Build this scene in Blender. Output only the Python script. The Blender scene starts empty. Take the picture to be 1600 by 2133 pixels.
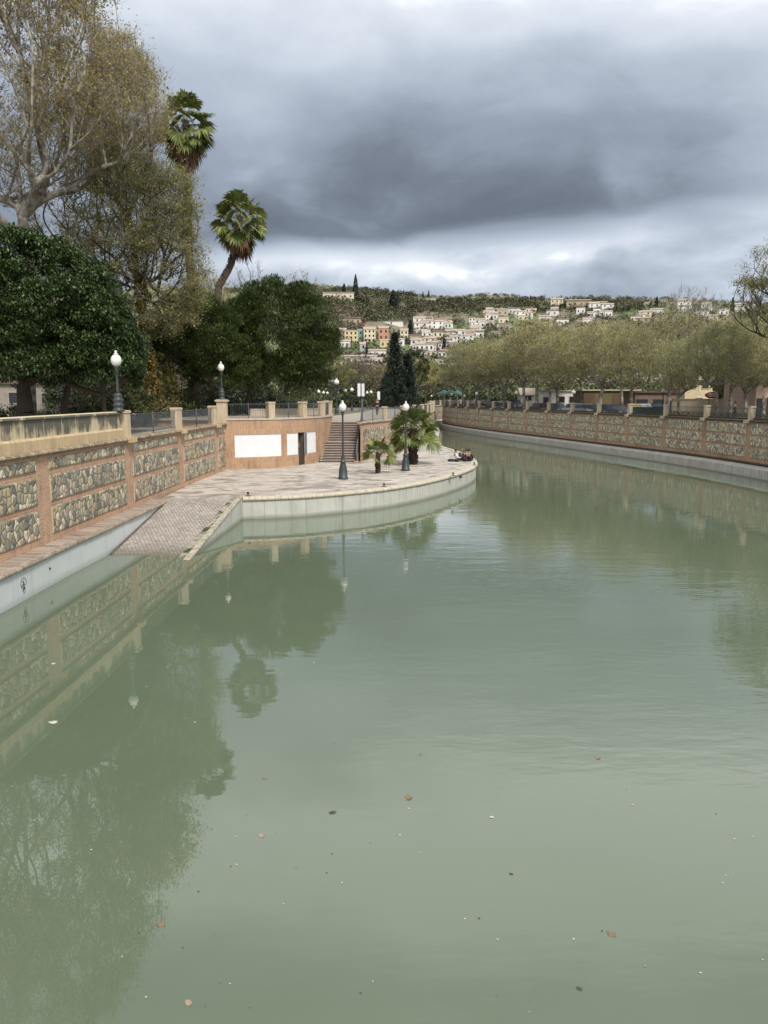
import bpy, bmesh, math, random
import numpy as np
from mathutils import Vector, Matrix
R = math.radians
S = bpy.context.scene
COL = S.collection
rng = np.random.default_rng(7)
random.seed(7)

# ------------------------------------------------------------------ camera, sky, sun, exposure
EYE = 5.85
PITCH = math.atan(241.5 / 1600.0)
cam_d = bpy.data.cameras.new("camera")
cam = bpy.data.objects.new("camera", cam_d)
COL.objects.link(cam)
cam.location = (0, 0, EYE)
cam.rotation_euler = (math.pi / 2 - PITCH, 0, 0)
cam_d.sensor_fit = 'VERTICAL'
cam_d.sensor_height = 24.0
cam_d.lens = 24.0 * 1600 / 2133
cam_d.clip_start = 0.1
cam_d.clip_end = 6000
S.camera = cam
S.render.resolution_x = 768
S.render.resolution_y = 1024
S.view_settings.view_transform = 'Standard'
S.view_settings.look = 'None'
S.view_settings.gamma = 1
S.view_settings.exposure = 0.36
try:
    S.cycles.use_denoising = True
    S.cycles.max_bounces = 6
    S.cycles.transparent_max_bounces = 4
except Exception:
    pass

SUN_ELEV, SUN_AZ = R(48), R(150)      # azimuth measured clockwise from +Y: behind the camera, to its right
sun_d = bpy.data.lights.new("sun", 'SUN')
sun_d.energy = 2.6
sun_d.angle = R(12)
sun_d.color = (1.0, 0.955, 0.88)
sun = bpy.data.objects.new("sun", sun_d)
COL.objects.link(sun)
sdir = Vector((math.sin(SUN_AZ) * math.cos(SUN_ELEV), math.cos(SUN_AZ) * math.cos(SUN_ELEV), math.sin(SUN_ELEV)))
sun.rotation_euler = sdir.to_track_quat('Z', 'Y').to_euler()

class NT:
    """tiny node-graph writer"""
    def __init__(s, tree): s.t = tree; s.n = tree.nodes; s.l = tree.links
    def new(s, ty, **kw):
        n = s.n.new(ty)
        for k, v in kw.items(): setattr(n, k, v)
        return n
    def link(s, a, b): s.l.new(a, b)
    def put(s, sock, v):
        if hasattr(v, 'is_output') or isinstance(v, bpy.types.NodeSocket): s.l.new(v, sock)
        else: sock.default_value = v
    def math(s, op, a, b=0.0, c=None, clamp=False):
        n = s.new('ShaderNodeMath', operation=op); n.use_clamp = clamp
        s.put(n.inputs[0], a); s.put(n.inputs[1], b)
        if c is not None: s.put(n.inputs[2], c)
        return n.outputs[0]
    def mix(s, f, a, b, mode='MIX'):
        n = s.new('ShaderNodeMix', data_type='RGBA', blend_type=mode)
        s.put(n.inputs[0], f); s.put(n.inputs[6], col4(a)); s.put(n.inputs[7], col4(b))
        return n.outputs[2]
    def ramp(s, f, stops, interp='LINEAR'):
        n = s.new('ShaderNodeValToRGB'); cr = n.color_ramp; cr.interpolation = interp
        while len(cr.elements) < len(stops): cr.elements.new(0.5)
        for e, (p, c) in zip(cr.elements, stops):
            e.position = p; e.color = col4(c if not isinstance(c, (int, float)) else (c, c, c))
        s.put(n.inputs[0], f)
        return n.outputs[0]
    def noise(s, vec, scale, detail=4, rough=0.5, dist=0.0):
        n = s.new('ShaderNodeTexNoise'); s.put(n.inputs['Vector'], vec)
        s.put(n.inputs['Scale'], scale); n.inputs['Detail'].default_value = detail
        n.inputs['Roughness'].default_value = rough; n.inputs['Distortion'].default_value = dist
        return n.outputs['Fac']
    def mapping(s, vec, scale=(1, 1, 1), loc=(0, 0, 0), rot=(0, 0, 0)):
        n = s.new('ShaderNodeMapping'); s.put(n.inputs['Vector'], vec)
        n.inputs['Scale'].default_value = scale; n.inputs['Location'].default_value = loc
        n.inputs['Rotation'].default_value = rot
        return n.outputs[0]
    def bump(s, h, strength=0.5, dist=0.02, nrm=None):
        n = s.new('ShaderNodeBump'); n.inputs['Strength'].default_value = strength
        s.put(n.inputs['Distance'], dist); s.put(n.inputs['Height'], h)
        if nrm is not None: s.put(n.inputs['Normal'], nrm)
        return n.outputs[0]

def col4(c):
    if isinstance(c, bpy.types.NodeSocket): return c
    if isinstance(c, (int, float)): return c
    c = tuple(c)
    return c if len(c) == 4 else c + (1.0,)

# ---- sky: Nishita seen faintly through procedural overcast cloud
W = bpy.data.worlds.new("World"); S.world = W; W.use_nodes = True
w = NT(W.node_tree); w.n.clear()
tc = w.new('ShaderNodeTexCoord')
sky = w.new('ShaderNodeTexSky', sky_type='NISHITA'); sky.sun_disc = False
sky.sun_elevation = SUN_ELEV; sky.sun_rotation = SUN_AZ
sep = w.new('ShaderNodeSeparateXYZ'); w.link(tc.outputs['Generated'], sep.inputs[0])
dx, dy, dz = sep.outputs
dyc = w.math('MAXIMUM', dy, 0.05)
az = w.math('DIVIDE', dx, dyc)                 # tangent of the azimuth from the river's direction
el = w.math('DIVIDE', dz, dyc)
zc = w.math('ADD', w.math('MAXIMUM', dz, 0.0), 0.17)
px = w.math('DIVIDE', dx, zc); py = w.math('DIVIDE', dy, zc)
cmb = w.new('ShaderNodeCombineXYZ'); w.link(px, cmb.inputs[0]); w.link(py, cmb.inputs[1])
P = cmb.outputs[0]
n1 = w.noise(w.mapping(P, (0.75, 1.0, 1), (3.1, 7.7, 0), (0, 0, R(-22))), 0.75, 7, 0.54, 0.5)
n2 = w.noise(w.mapping(tc.outputs['Generated'], (1.0, 1.0, 1.9), (9.3, 1.2, 0)), 5.2, 7, 0.52, 0.3)
# wide shape of the cloud deck by height above the horizon
elw = w.math('ADD', el, w.math('MULTIPLY', w.math('SUBTRACT', n1, 0.5), 0.14))
base = w.ramp(elw, [(0.0, 0.48), (0.115, 0.50), (0.145, 0.52), (0.185, 0.60), (0.215, 0.50), (0.31, 0.45), (0.40, 0.57), (0.47, 0.72), (0.60, 0.95), (0.72, 0.92), (0.88, 0.74), (1.0, 0.82)])
def gauss(cx, cy, sx, sy, tilt=0.0, sdn=None):
    ex = w.math('SUBTRACT', az, cx)
    ey = w.math('SUBTRACT', w.math('SUBTRACT', el, cy), w.math('MULTIPLY', ex, tilt))
    wob = w.math('MULTIPLY', w.math('SUBTRACT', n2, 0.5), 0.09)
    ey = w.math('ADD', ey, wob)
    if sdn is not None:      # a crisper lower edge
        ey = w.math('MULTIPLY', ey, w.math('ADD', 1.0, w.math('MULTIPLY', w.math('LESS_THAN', ey, 0.0), sy / sdn - 1.0)))
    q = w.math('ADD', w.math('POWER', w.math('ABSOLUTE', w.math('DIVIDE', ex, sx)), 2.0), w.math('POWER', w.math('ABSOLUTE', w.math('DIVIDE', ey, sy)), 2.0))
    return w.math('EXPONENT', w.math('MULTIPLY', q, -1.0))
dark = w.math('ADD', w.math('MULTIPLY', gauss(0.09, 0.222, 0.35, 0.075, 0.09, 0.018), 0.32), w.math('MULTIPLY', gauss(0.14, 0.285, 0.34, 0.09, 0.14), 0.07))
dark = w.math('ADD', dark, w.math('MULTIPLY', gauss(0.06, 0.220, 0.30, 0.032, 0.09, 0.012), 0.15))
lite = w.math('ADD', w.math('MULTIPLY', gauss(0.46, 0.24, 0.16, 0.14, 0.0), 0.10), w.math('MULTIPLY', gauss(-0.10, 0.165, 0.10, 0.022, 0.0), 0.20))
lite = w.math('ADD', lite, w.math('MULTIPLY', gauss(0.40, 0.60, 0.42, 0.20, 0.0), 0.26))
lite = w.math('ADD', lite, w.math('MULTIPLY', gauss(0.18, 0.178, 0.20, 0.018, 0.10), 0.18))
v = w.math('ADD', base, w.math('MULTIPLY', w.math('SUBTRACT', n1, 0.5), 0.50))
namp = w.ramp(el, [(0.0, 1.05), (0.22, 1.05), (0.32, 0.34), (1.0, 0.34)])
v = w.math('ADD', v, w.math('MULTIPLY', w.math('SUBTRACT', n2, 0.5), namp))
v = w.math('ADD', w.math('SUBTRACT', v, dark), lite, clamp=True)
cloud = w.ramp(v, [(0.0, (0.105, 0.118, 0.145)), (0.25, (0.155, 0.178, 0.218)), (0.45, (0.265, 0.305, 0.37)), (0.65, (0.44, 0.49, 0.57)), (0.82, (0.66, 0.70, 0.76)), (1.0, (1.25, 1.28, 1.30))])
skyc = w.mix(1.0, sky.outputs[0], (0.09, 0.09, 0.09), 'MULTIPLY')
out_c = w.mix(0.93, skyc, cloud)
bg = w.new('ShaderNodeBackground'); w.link(out_c, bg.inputs[0]); bg.inputs[1].default_value = 1.0
wo = w.new('ShaderNodeOutputWorld'); w.link(bg.outputs[0], wo.inputs[0])

# ------------------------------------------------------------------ helpers
def link(o, parent=None):
    COL.objects.link(o)
    if parent is not None: o.parent = parent
    return o
def tag(o, label=None, cat=None, group=None, kind=None):
    if label: o['label'] = label
    if cat: o['category'] = cat
    if group: o['group'] = group
    if kind: o['kind'] = kind
    return o
def thing(name, label, cat, loc=(0, 0, 0), rz=0.0, group=None):
    o = bpy.data.objects.new(name, None); o.empty_display_size = 0.3
    link(o); o.location = loc; o.rotation_euler = (0, 0, rz)
    return tag(o, label, cat, group)
def copy_tree(o, parent=None):
    c = o.copy(); link(c, parent)
    for ch in list(o.children): copy_tree(ch, c)
    return c
def dup(root, loc, rz=0.0, label=None, scale=None):
    c = copy_tree(root); c.location = loc; c.rotation_euler = (0, 0, rz)
    if scale is not None: c.scale = scale if isinstance(scale, tuple) else (scale,) * 3
    if label: c['label'] = label
    return c
def np_mesh(name, V, Fq, mats, parent=None, mi=None, smooth=False, uv=None, scale=None):
    """V (n,3), Fq (m,k) all faces of one size k"""
    V = np.asarray(V, np.float32); Fq = np.asarray(Fq, np.int32); m, k = Fq.shape
    me = bpy.data.meshes.new(name)
    me.vertices.add(len(V)); me.vertices.foreach_set('co', V.ravel())
    me.loops.add(m * k); me.loops.foreach_set('vertex_index', Fq.ravel())
    me.polygons.add(m); me.polygons.foreach_set('loop_start', np.arange(m, dtype=np.int32) * k)
    if mi is not None: me.polygons.foreach_set('material_index', np.asarray(mi, np.int32))
    if smooth: me.polygons.foreach_set('use_smooth', np.ones(m, bool))
    me.update(calc_edges=True)
    for x in (mats if isinstance(mats, (list, tuple)) else [mats]): me.materials.append(x)
    return link(bpy.data.objects.new(name, me), parent)

class MB:
    def __init__(s): s.v = []; s.f = []; s.uv = []; s.m = []; s.sm = []; s.cur = 0; s.smooth = False
    def quad(s, pts, uvs=None):
        b = len(s.v); s.v += [tuple(p) for p in pts]; s.f.append(tuple(range(b, b + len(pts))))
        s.uv.append(uvs or [(0, 0)] * len(pts)); s.m.append(s.cur); s.sm.append(s.smooth)
    def box(s, c, d, rz=0.0, M=None, uvs=1.0):
        x, y, z = d[0] / 2, d[1] / 2, d[2] / 2
        P = [Vector((sx * x, sy * y, sz * z)) for sz in (-1, 1) for sy in (-1, 1) for sx in (-1, 1)]
        T = Matrix.Translation(c) @ Matrix.Rotation(rz, 4, 'Z')
        if M is not None: T = M @ T
        b = len(s.v); s.v += [tuple(T @ p) for p in P]
        for f, (a, e) in (((0, 2, 3, 1), (0, 1)), ((4, 5, 7, 6), (0, 1)), ((0, 1, 5, 4), (0, 2)), ((2, 6, 7, 3), (0, 2)), ((0, 4, 6, 2), (1, 2)), ((1, 3, 7, 5), (1, 2))):
            s.f.append(tuple(b + i for i in f)); s.uv.append([(P[i][a] + c[a], P[i][e] + c[e]) for i in f]); s.m.append(s.cur); s.sm.append(False)
        return s
    def tube(s, p0, p1, r0, r1=None, n=8, cap=True):
        r1 = r0 if r1 is None else r1; p0 = Vector(p0); p1 = Vector(p1); d = (p1 - p0).normalized()
        a = d.orthogonal().normalized(); e = d.cross(a); b = len(s.v)
        for p, r in ((p0, r0), (p1, r1)):
            for i in range(n):
                t = 2 * math.pi * i / n; s.v.append(tuple(p + a * (r * math.cos(t)) + e * (r * math.sin(t))))
        L = (p1 - p0).length
        for i in range(n):
            j = (i + 1) % n; s.f.append((b + i, b + j, b + n + j, b + n + i)); s.uv.append([(i / n, 0), (i / n + 1 / n, 0), (i / n + 1 / n, L), (i / n, L)]); s.m.append(s.cur); s.sm.append(True)
        if cap:
            s.f.append(tuple(b + n + i for i in range(n))); s.uv.append([(0, 0)] * n); s.m.append(s.cur); s.sm.append(False)
            s.f.append(tuple(b + n - 1 - i for i in range(n))); s.uv.append([(0, 0)] * n); s.m.append(s.cur); s.sm.append(False)
        return s
    def lathe(s, prof, n=16, c=(0, 0, 0)):
        b = len(s.v)
        for r, z in prof:
            for i in range(n):
                t = 2 * math.pi * i / n; s.v.append((c[0] + r * math.cos(t), c[1] + r * math.sin(t), c[2] + z))
        for k in range(len(prof) - 1):
            for i in range(n):
                j = (i + 1) % n; s.f.append((b + k * n + i, b + k * n + j, b + (k + 1) * n + j, b + (k + 1) * n + i)); s.uv.append([(0, 0)] * 4); s.m.append(s.cur); s.sm.append(True)
        for k, rev in ((0, True), (len(prof) - 1, False)):
            if prof[k][0] > 1e-4:
                idx = [b + k * n + i for i in range(n)]
                s.f.append(tuple(reversed(idx)) if rev else tuple(idx)); s.uv.append([(0, 0)] * n); s.m.append(s.cur); s.sm.append(False)
        return s
    def prism(s, pts2, z0, z1):
        """pts2 counter-clockwise"""
        n = len(pts2)
        s.quad([(x, y, z1) for x, y in pts2], [(x, y) for x, y in pts2])
        s.quad([(x, y, z0) for x, y in reversed(pts2)], [(x, y) for x, y in reversed(pts2)])
        a = 0
        for i in range(n):
            p, q = pts2[i], pts2[(i + 1) % n]; L = math.dist(p, q)
            s.quad([(p[0], p[1], z0), (q[0], q[1], z0), (q[0], q[1], z1), (p[0], p[1], z1)], [(a, z0), (a + L, z0), (a + L, z1), (a, z1)]); a += L
        return s
    def build(s, name, mats, parent=None, bevel=0.0, weld=False):
        me = bpy.data.meshes.new(name); me.from_pydata(s.v, [], s.f)
        for x in (mats if isinstance(mats, (list, tuple)) else [mats]): me.materials.append(x)
        me.polygons.foreach_set('material_index', s.m); me.polygons.foreach_set('use_smooth', s.sm)
        uvl = me.uv_layers.new(name='UVMap'); uvl.data.foreach_set('uv', [x for f in s.uv for q in f for x in q])
        me.update()
        o = link(bpy.data.objects.new(name, me), parent)
        if bevel > 0:
            m = o.modifiers.new('bevel', 'BEVEL'); m.width = bevel; m.segments = 2; m.limit_method = 'ANGLE'; m.angle_limit = R(40)
        return o

def catmull(P, n=10):
    P = [np.array(p, float) for p in P]; out = []
    for i in range(len(P) - 1):
        p0, p1, p2, p3 = P[max(i - 1, 0)], P[i], P[i + 1], P[min(i + 2, len(P) - 1)]
        for k in range(n):
            t = k / n
            out.append(.5 * ((2 * p1) + (-p0 + p2) * t + (2 * p0 - 5 * p1 + 4 * p2 - p3) * t * t + (-p0 + 3 * p1 - 3 * p2 + p3) * t ** 3))
    out.append(P[-1]); return np.array(out)

class Path:
    """a plan curve; side=+1: the water lies to the right of the walking direction"""
    def __init__(s, pts, side=1):
        s.p = np.asarray(pts, float); s.side = side
        s.a = np.r_[0, np.cumsum(np.linalg.norm(np.diff(s.p, axis=0), axis=1))]; s.L = s.a[-1]
        d = np.gradient(s.p, axis=0); d /= np.linalg.norm(d, axis=1)[:, None]
        s.d = d; s.nrm = np.stack([d[:, 1], -d[:, 0]], 1) * side
    def at(s, t, off=0.0):
        x = np.interp(t, s.a, s.p[:, 0]); y = np.interp(t, s.a, s.p[:, 1])
        nx = np.interp(t, s.a, s.nrm[:, 0]); ny = np.interp(t, s.a, s.nrm[:, 1]); l = math.hypot(nx, ny)
        return (x + nx / l * off, y + ny / l * off)
    def ang(s, t):
        x = np.interp(t, s.a, s.d[:, 0]); y = np.interp(t, s.a, s.d[:, 1]); return math.atan2(y, x)
    def cuts(s, t0, t1, step=1.5):
        inner = [a for a in s.a if t0 + 0.05 < a < t1 - 0.05]
        ts = [t0] + inner + [t1]; out = [ts[0]]
        for a, b in zip(ts, ts[1:]):
            k = max(1, int((b - a) / step)); out += [a + (b - a) * i / k for i in range(1, k + 1)]
        return out
def sweep(mb, path, t0, t1, prof, step=1.5, caps=True):
    """prof: list of (offset to the water side, z), open list; uv = (arc length, z + offset)"""
    ts = path.cuts(t0, t1, step)
    rings = [[(*path.at(t, o), z) for o, z in prof] for t in ts]
    ul = [0]
    for (o0, z0), (o1, z1) in zip(prof, prof[1:]): ul.append(ul[-1] + math.hypot(o1 - o0, z1 - z0))
    vz = [z if True else 0 for o, z in prof]
    for (ta, A), (tb, B) in zip(zip(ts, rings), zip(ts[1:], rings[1:])):
        for k in range(len(prof) - 1):
            flat = abs(prof[k][1] - prof[k + 1][1]) < abs(prof[k][0] - prof[k + 1][0])
            u0 = prof[k][0] if flat else prof[k][1]; u1 = prof[k + 1][0] if flat else prof[k + 1][1]
            q = [A[k], B[k], B[k + 1], A[k + 1]]; uv = [(ta, u0), (tb, u0), (tb, u1), (ta, u1)]
            if path.side < 0: q.reverse(); uv.reverse()
            mb.quad(q, uv)
    if caps:
        for t, r, rev in ((t0, rings[0], False), (t1, rings[-1], True)):
            q = list(r); q = q[::-1] if rev else q
            mb.quad(q, [(0, 0)] * len(q))
    return mb
# closed box profile: runs round so that the faces look outward
def boxprof(o0, o1, z0, z1): return [(o0, z0), (o1, z0), (o1, z1), (o0, z1)][::1] + [(o0, z0)]
def ordinal(i):
    w_ = ['first', 'second', 'third', 'fourth', 'fifth', 'sixth', 'seventh', 'eighth', 'ninth', 'tenth', 'eleventh', 'twelfth', 'thirteenth', 'fourteenth', 'fifteenth', 'sixteenth', 'seventeenth', 'eighteenth', 'nineteenth', 'twentieth',
          'twenty-first', 'twenty-second', 'twenty-third', 'twenty-fourth', 'twenty-fifth', 'twenty-sixth', 'twenty-seventh', 'twenty-eighth', 'twenty-ninth', 'thirtieth']
    return w_[i]
# the direction of a point of the photograph (1600 x 2133), to survey real positions from
CP, SP = math.cos(PITCH), math.sin(PITCH)
def ray(u, v):
    a = (u - 800) / 1600; b = (1066.5 - v) / 1600
    return Vector((a, CP + SP * b, -SP + CP * b))
def at_y(u, v, y):
    d = ray(u, v); t = y / d.y; return Vector((d.x * t, y, EYE + d.z * t))
def x_at(u, y): return at_y(u, 850, y).x
def z_at(v, y): return at_y(800, v, y).z
# ------------------------------------------------------------------ materials
MATS = {}
def mat(name, color=(0.5, 0.5, 0.5), rough=0.7, fn=None, metal=0.0, emit=None, spec=None):
    if name in MATS: return MATS[name]
    m = bpy.data.materials.new(name); m.use_nodes = True
    t = NT(m.node_tree); b = m.node_tree.nodes['Principled BSDF']
    b.inputs['Base Color'].default_value = col4(color); b.inputs['Roughness'].default_value = rough; b.inputs['Metallic'].default_value = metal
    if spec is not None: b.inputs['Specular IOR Level'].default_value = spec
    if emit: b.inputs['Emission Color'].default_value = col4(emit[0]); b.inputs['Emission Strength'].default_value = emit[1]
    if fn: fn(t, b)
    else:
        # every plain surface gets a little real-world unevenness
        g = t.new('ShaderNodeNewGeometry'); n = t.noise(g.outputs['Position'], 2.3, 5, 0.6)
        f = t.ramp(n, [(0.3, 0.82), (0.7, 1.08)])
        t.link(t.mix(1.0, color, f, 'MULTIPLY'), b.inputs['Base Color'])
    MATS[name] = m
    return m
def uvn(t): return t.new('ShaderNodeUVMap').outputs[0]
def pos(t): return t.new('ShaderNodeNewGeometry').outputs['Position']
def rnd_island(t): return t.new('ShaderNodeNewGeometry').outputs['Random Per Island']
def rnd_obj(t): return t.new('ShaderNodeObjectInfo').outputs['Random']

def brick_fn(c1, c2, mortar, scale=1.0, row=0.075, wid=0.25, stain=0.5, mort=0.012):
    def fn(t, b):
        u = uvn(t); n = t.new('ShaderNodeTexBrick'); t.link(u, n.inputs['Vector'])
        n.inputs['Color1'].default_value = col4(c1); n.inputs['Color2'].default_value = col4(c2); n.inputs['Mortar'].default_value = col4(mortar)
        n.inputs['Scale'].default_value = scale; n.inputs['Brick Width'].default_value = wid; n.inputs['Row Height'].default_value = row
        n.inputs['Mortar Size'].default_value = mort; n.inputs['Mortar Smooth'].default_value = 0.3; n.inputs['Bias'].default_value = -0.1
        big = t.noise(pos(t), 0.7, 6, 0.65); f = t.ramp(big, [(0.3, (0.72, 0.66, 0.6)), (0.5, (1, 1, 1)), (0.72, (1.12, 1.1, 1.08))])
        c = t.mix(1.0, n.outputs['Color'], f, 'MULTIPLY')
        streak = t.noise(t.mapping(u, (2.2, 0.35, 1)), 1.6, 5, 0.6); sf = t.ramp(streak, [(0.52, 0.0), (0.75, stain)])
        c = t.mix(sf, c, (0.10, 0.085, 0.065)); t.link(c, b.inputs['Base Color'])
        b.inputs['Roughness'].default_value = 0.85
        t.link(t.bump(n.outputs['Fac'], 0.6, -0.01), b.inputs['Normal'])
    return fn
M_brick = mat('warm_brick', fn=brick_fn((0.50, 0.285, 0.165), (0.39, 0.205, 0.125), (0.47, 0.38, 0.29)))
M_kbrick = mat('kiosk_brick', fn=brick_fn((0.46, 0.285, 0.17), (0.35, 0.20, 0.115), (0.46, 0.35, 0.245), row=0.28, wid=0.085, stain=0.6, mort=0.010))

def stones_fn(t, b):
    u = uvn(t); wv = t.new('ShaderNodeVectorMath', operation='ADD'); t.link(u, wv.inputs[0])
    nz = t.new('ShaderNodeTexNoise'); t.link(u, nz.inputs['Vector']); nz.inputs['Scale'].default_value = 3.5
    sc = t.new('ShaderNodeVectorMath', operation='SCALE'); t.link(nz.outputs['Color'], sc.inputs[0]); sc.inputs['Scale'].default_value = 0.14
    t.link(sc.outputs[0], wv.inputs[1]); V = t.mapping(wv.outputs[0], (1.35, 1.0, 1))
    vo = t.new('ShaderNodeTexVoronoi', feature='F1', voronoi_dimensions='2D'); t.link(V, vo.inputs['Vector']); vo.inputs['Scale'].default_value = 3.7; vo.inputs['Randomness'].default_value = 0.9
    ve = t.new('ShaderNodeTexVoronoi', feature='DISTANCE_TO_EDGE', voronoi_dimensions='2D'); t.link(V, ve.inputs['Vector']); ve.inputs['Scale'].default_value = 3.7; ve.inputs['Randomness'].default_value = 0.9
    sp = t.new('ShaderNodeSeparateColor'); t.link(vo.outputs['Color'], sp.inputs[0])
    c = t.ramp(sp.outputs[0], [(0.0, (0.17, 0.16, 0.13)), (0.16, (0.34, 0.29, 0.20)), (0.32, (0.22, 0.215, 0.175)), (0.46, (0.46, 0.36, 0.22)), (0.60, (0.32, 0.295, 0.235)), (0.74, (0.50, 0.43, 0.30)), (0.9, (0.64, 0.56, 0.43))], 'CONSTANT')
    vr = t.noise(u, 9, 5, 0.7); c = t.mix(1.0, c, t.ramp(vr, [(0.3, 0.68), (0.7, 1.3)]), 'MULTIPLY')
    e = t.ramp(ve.outputs['Distance'], [(0.0, 0.0), (0.03, 0.35), (0.07, 1.0)])
    c = t.mix(e, (0.32, 0.265, 0.195), c); t.link(c, b.inputs['Base Color']); b.inputs['Roughness'].default_value = 0.8
    h = t.ramp(ve.outputs['Distance'], [(0.0, 0.0), (0.09, 0.7), (0.3, 1.0)])
    hh = t.math('ADD', h, t.math('MULTIPLY', vr, 0.25))
    t.link(t.bump(hh, 1.0, 0.05), b.inputs['Normal'])
M_stone = mat('river_stone', fn=stones_fn)
def stones_pale_fn(t, b):
    stones_fn(t, b); l = [k for k in t.l if k.to_socket == b.inputs['Base Color']][0]; src = l.from_socket
    t.link(t.mix(1.0, src, (1.45, 1.42, 1.38), 'MULTIPLY'), b.inputs['Base Color'])
    for n in t.n:
        if n.type == 'TEX_VORONOI': n.inputs['Scale'].default_value = 4.9
M_stone_r = mat('pale_river_stone', fn=stones_pale_fn)

def conc_fn(base, grime, amt, joints=0.0, line=0.5):
    def fn(t, b):
        u = uvn(t); p = pos(t)
        a = t.noise(p, 1.1, 6, 0.65); st = t.noise(t.mapping(u, (2.6, 0.22, 1)), 1.4, 6, 0.65)
        c = t.mix(t.ramp(a, [(0.35, 0.0), (0.75, 0.55 * amt)]), base, grime)
        c = t.mix(t.ramp(st, [(0.5, 0.0), (0.72, amt)]), c, grime)
        if joints:
            sx = t.new('ShaderNodeSeparateXYZ'); t.link(u, sx.inputs[0])
            fr = t.math('FRACT', t.math('DIVIDE', sx.outputs[0], joints)); ln = t.math('LESS_THAN', t.math('ABSOLUTE', t.math('SUBTRACT', fr, 0.5)), 0.012 / joints * 1.2)
            c = t.mix(t.math('MULTIPLY', ln, 0.45), c, (0.10, 0.095, 0.08))
        # damp algae band just above the water
        sz = t.new('ShaderNodeSeparateXYZ'); t.link(p, sz.inputs[0])
        zz = t.math('ADD', sz.outputs[2], t.math('MULTIPLY', t.math('SUBTRACT', a, 0.5), 0.25))
        c = t.mix(t.ramp(zz, [(0.0, line), (0.10, line * 0.6), (0.22, 0.0)]), c, (0.13, 0.125, 0.085))
        t.link(c, b.inputs['Base Color']); b.inputs['Roughness'].default_value = 0.75
        t.link(t.bump(t.noise(p, 12, 5, 0.6), 0.3, 0.01), b.inputs['Normal'])
    return fn
M_conc = mat('white_render', fn=conc_fn((0.56, 0.585, 0.57), (0.36, 0.37, 0.34), 0.45, 0, 0.35))
M_conc_pl = mat('streaked_white_render', fn=conc_fn((0.52, 0.525, 0.47), (0.30, 0.29, 0.235), 0.85, 2.05, 0.75))
M_conc_r = mat('weathered_render', fn=conc_fn((0.60, 0.57, 0.49), (0.24, 0.21, 0.165), 0.9, 2.4, 0.6))

def sandstone_fn(c1, c2, dirt, amt, jw=0.62, streaks=True):
    def fn(t, b):
        u = uvn(t); p = pos(t); a = t.noise(p, 2.2, 7, 0.7)
        c = t.mix(t.ramp(a, [(0.3, 0.0), (0.7, 1.0)]), c1, c2)
        s = t.noise(t.mapping(u, (1.6, 0.3, 1)), 1.5, 6, 0.7) if streaks else t.noise(p, 5.0, 6, 0.8)
        c = t.mix(t.ramp(s, [(0.44, 0.0), (0.66, amt)]), c, dirt)
        if jw:
            sx = t.new('ShaderNodeSeparateXYZ'); t.link(u, sx.inputs[0])
            fr = t.math('FRACT', t.math('DIVIDE', sx.outputs[0], jw)); ln = t.math('LESS_THAN', t.math('ABSOLUTE', t.math('SUBTRACT', fr, 0.5)), 0.010 / jw)
            c = t.mix(t.math('MULTIPLY', ln, 0.7), c, (0.17, 0.13, 0.09))
        t.link(c, b.inputs['Base Color']); b.inputs['Roughness'].default_value = 0.85
        t.link(t.bump(t.noise(p, 14, 6, 0.7), 0.5, 0.015), b.inputs['Normal'])
    return fn
def para_fn(t, b):
    u = uvn(t); p = pos(t); a = t.noise(p, 2.2, 7, 0.7)
    c = t.mix(t.ramp(a, [(0.3, 0.0), (0.7, 1.0)]), (0.62, 0.50, 0.31), (0.50, 0.42, 0.29))
    sx = t.new('ShaderNodeSeparateXYZ'); t.link(u, sx.inputs[0])
    d = t.noise(t.mapping(u, (1.0, 0.12, 1)), 2.6, 6, 0.62); blot = t.noise(u, 1.1, 5, 0.6)
    hang = t.math('ADD', t.math('MULTIPLY', t.math('SUBTRACT', sx.outputs[1], 4.75), 0.9), t.math('ADD', t.math('MULTIPLY', t.math('SUBTRACT', d, 0.5), 2.6), t.math('ADD', t.math('MULTIPLY', t.math('SUBTRACT', blot, 0.5), 1.8), 0.27)))
    c = t.mix(t.ramp(hang, [(0.0, 0.0), (0.22, 0.45), (0.45, 0.93)]), c, (0.085, 0.08, 0.062))
    fr = t.math('FRACT', t.math('DIVIDE', sx.outputs[0], 1.35)); ln = t.math('LESS_THAN', t.math('ABSOLUTE', t.math('SUBTRACT', fr, 0.5)), 0.018)
    c = t.mix(t.math('MULTIPLY', ln, 0.6), c, (0.55, 0.50, 0.38))
    t.link(c, b.inputs['Base Color']); b.inputs['Roughness'].default_value = 0.85; t.link(t.bump(t.noise(p, 14, 6, 0.7), 0.5, 0.015), b.inputs['Normal'])
M_para = mat('stained_sandstone', fn=para_fn)
M_plinth = mat('ochre_sandstone', fn=sandstone_fn((0.64, 0.46, 0.25), (0.50, 0.39, 0.25), (0.22, 0.16, 0.09), 0.55, 2.2))
M_post = mat('post_sandstone', fn=sandstone_fn((0.62, 0.49, 0.33), (0.52, 0.42, 0.30), (0.22, 0.18, 0.13), 0.5, 0))
M_cornice = mat('mossy_cornice_stone', fn=sandstone_fn((0.56, 0.45, 0.31), (0.19, 0.13, 0.08), (0.05, 0.045, 0.028), 0.97, 0.31, False))
M_cornice_r = mat('dark_mossy_cornice', fn=sandstone_fn((0.145, 0.105, 0.065), (0.085, 0.07, 0.045), (0.03, 0.03, 0.018), 0.8, 0.8, False))
M_coping = mat('pink_coping_stone', fn=sandstone_fn((0.50, 0.42, 0.33), (0.27, 0.20, 0.145), (0.09, 0.075, 0.055), 0.8, 0.55, False))
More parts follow.
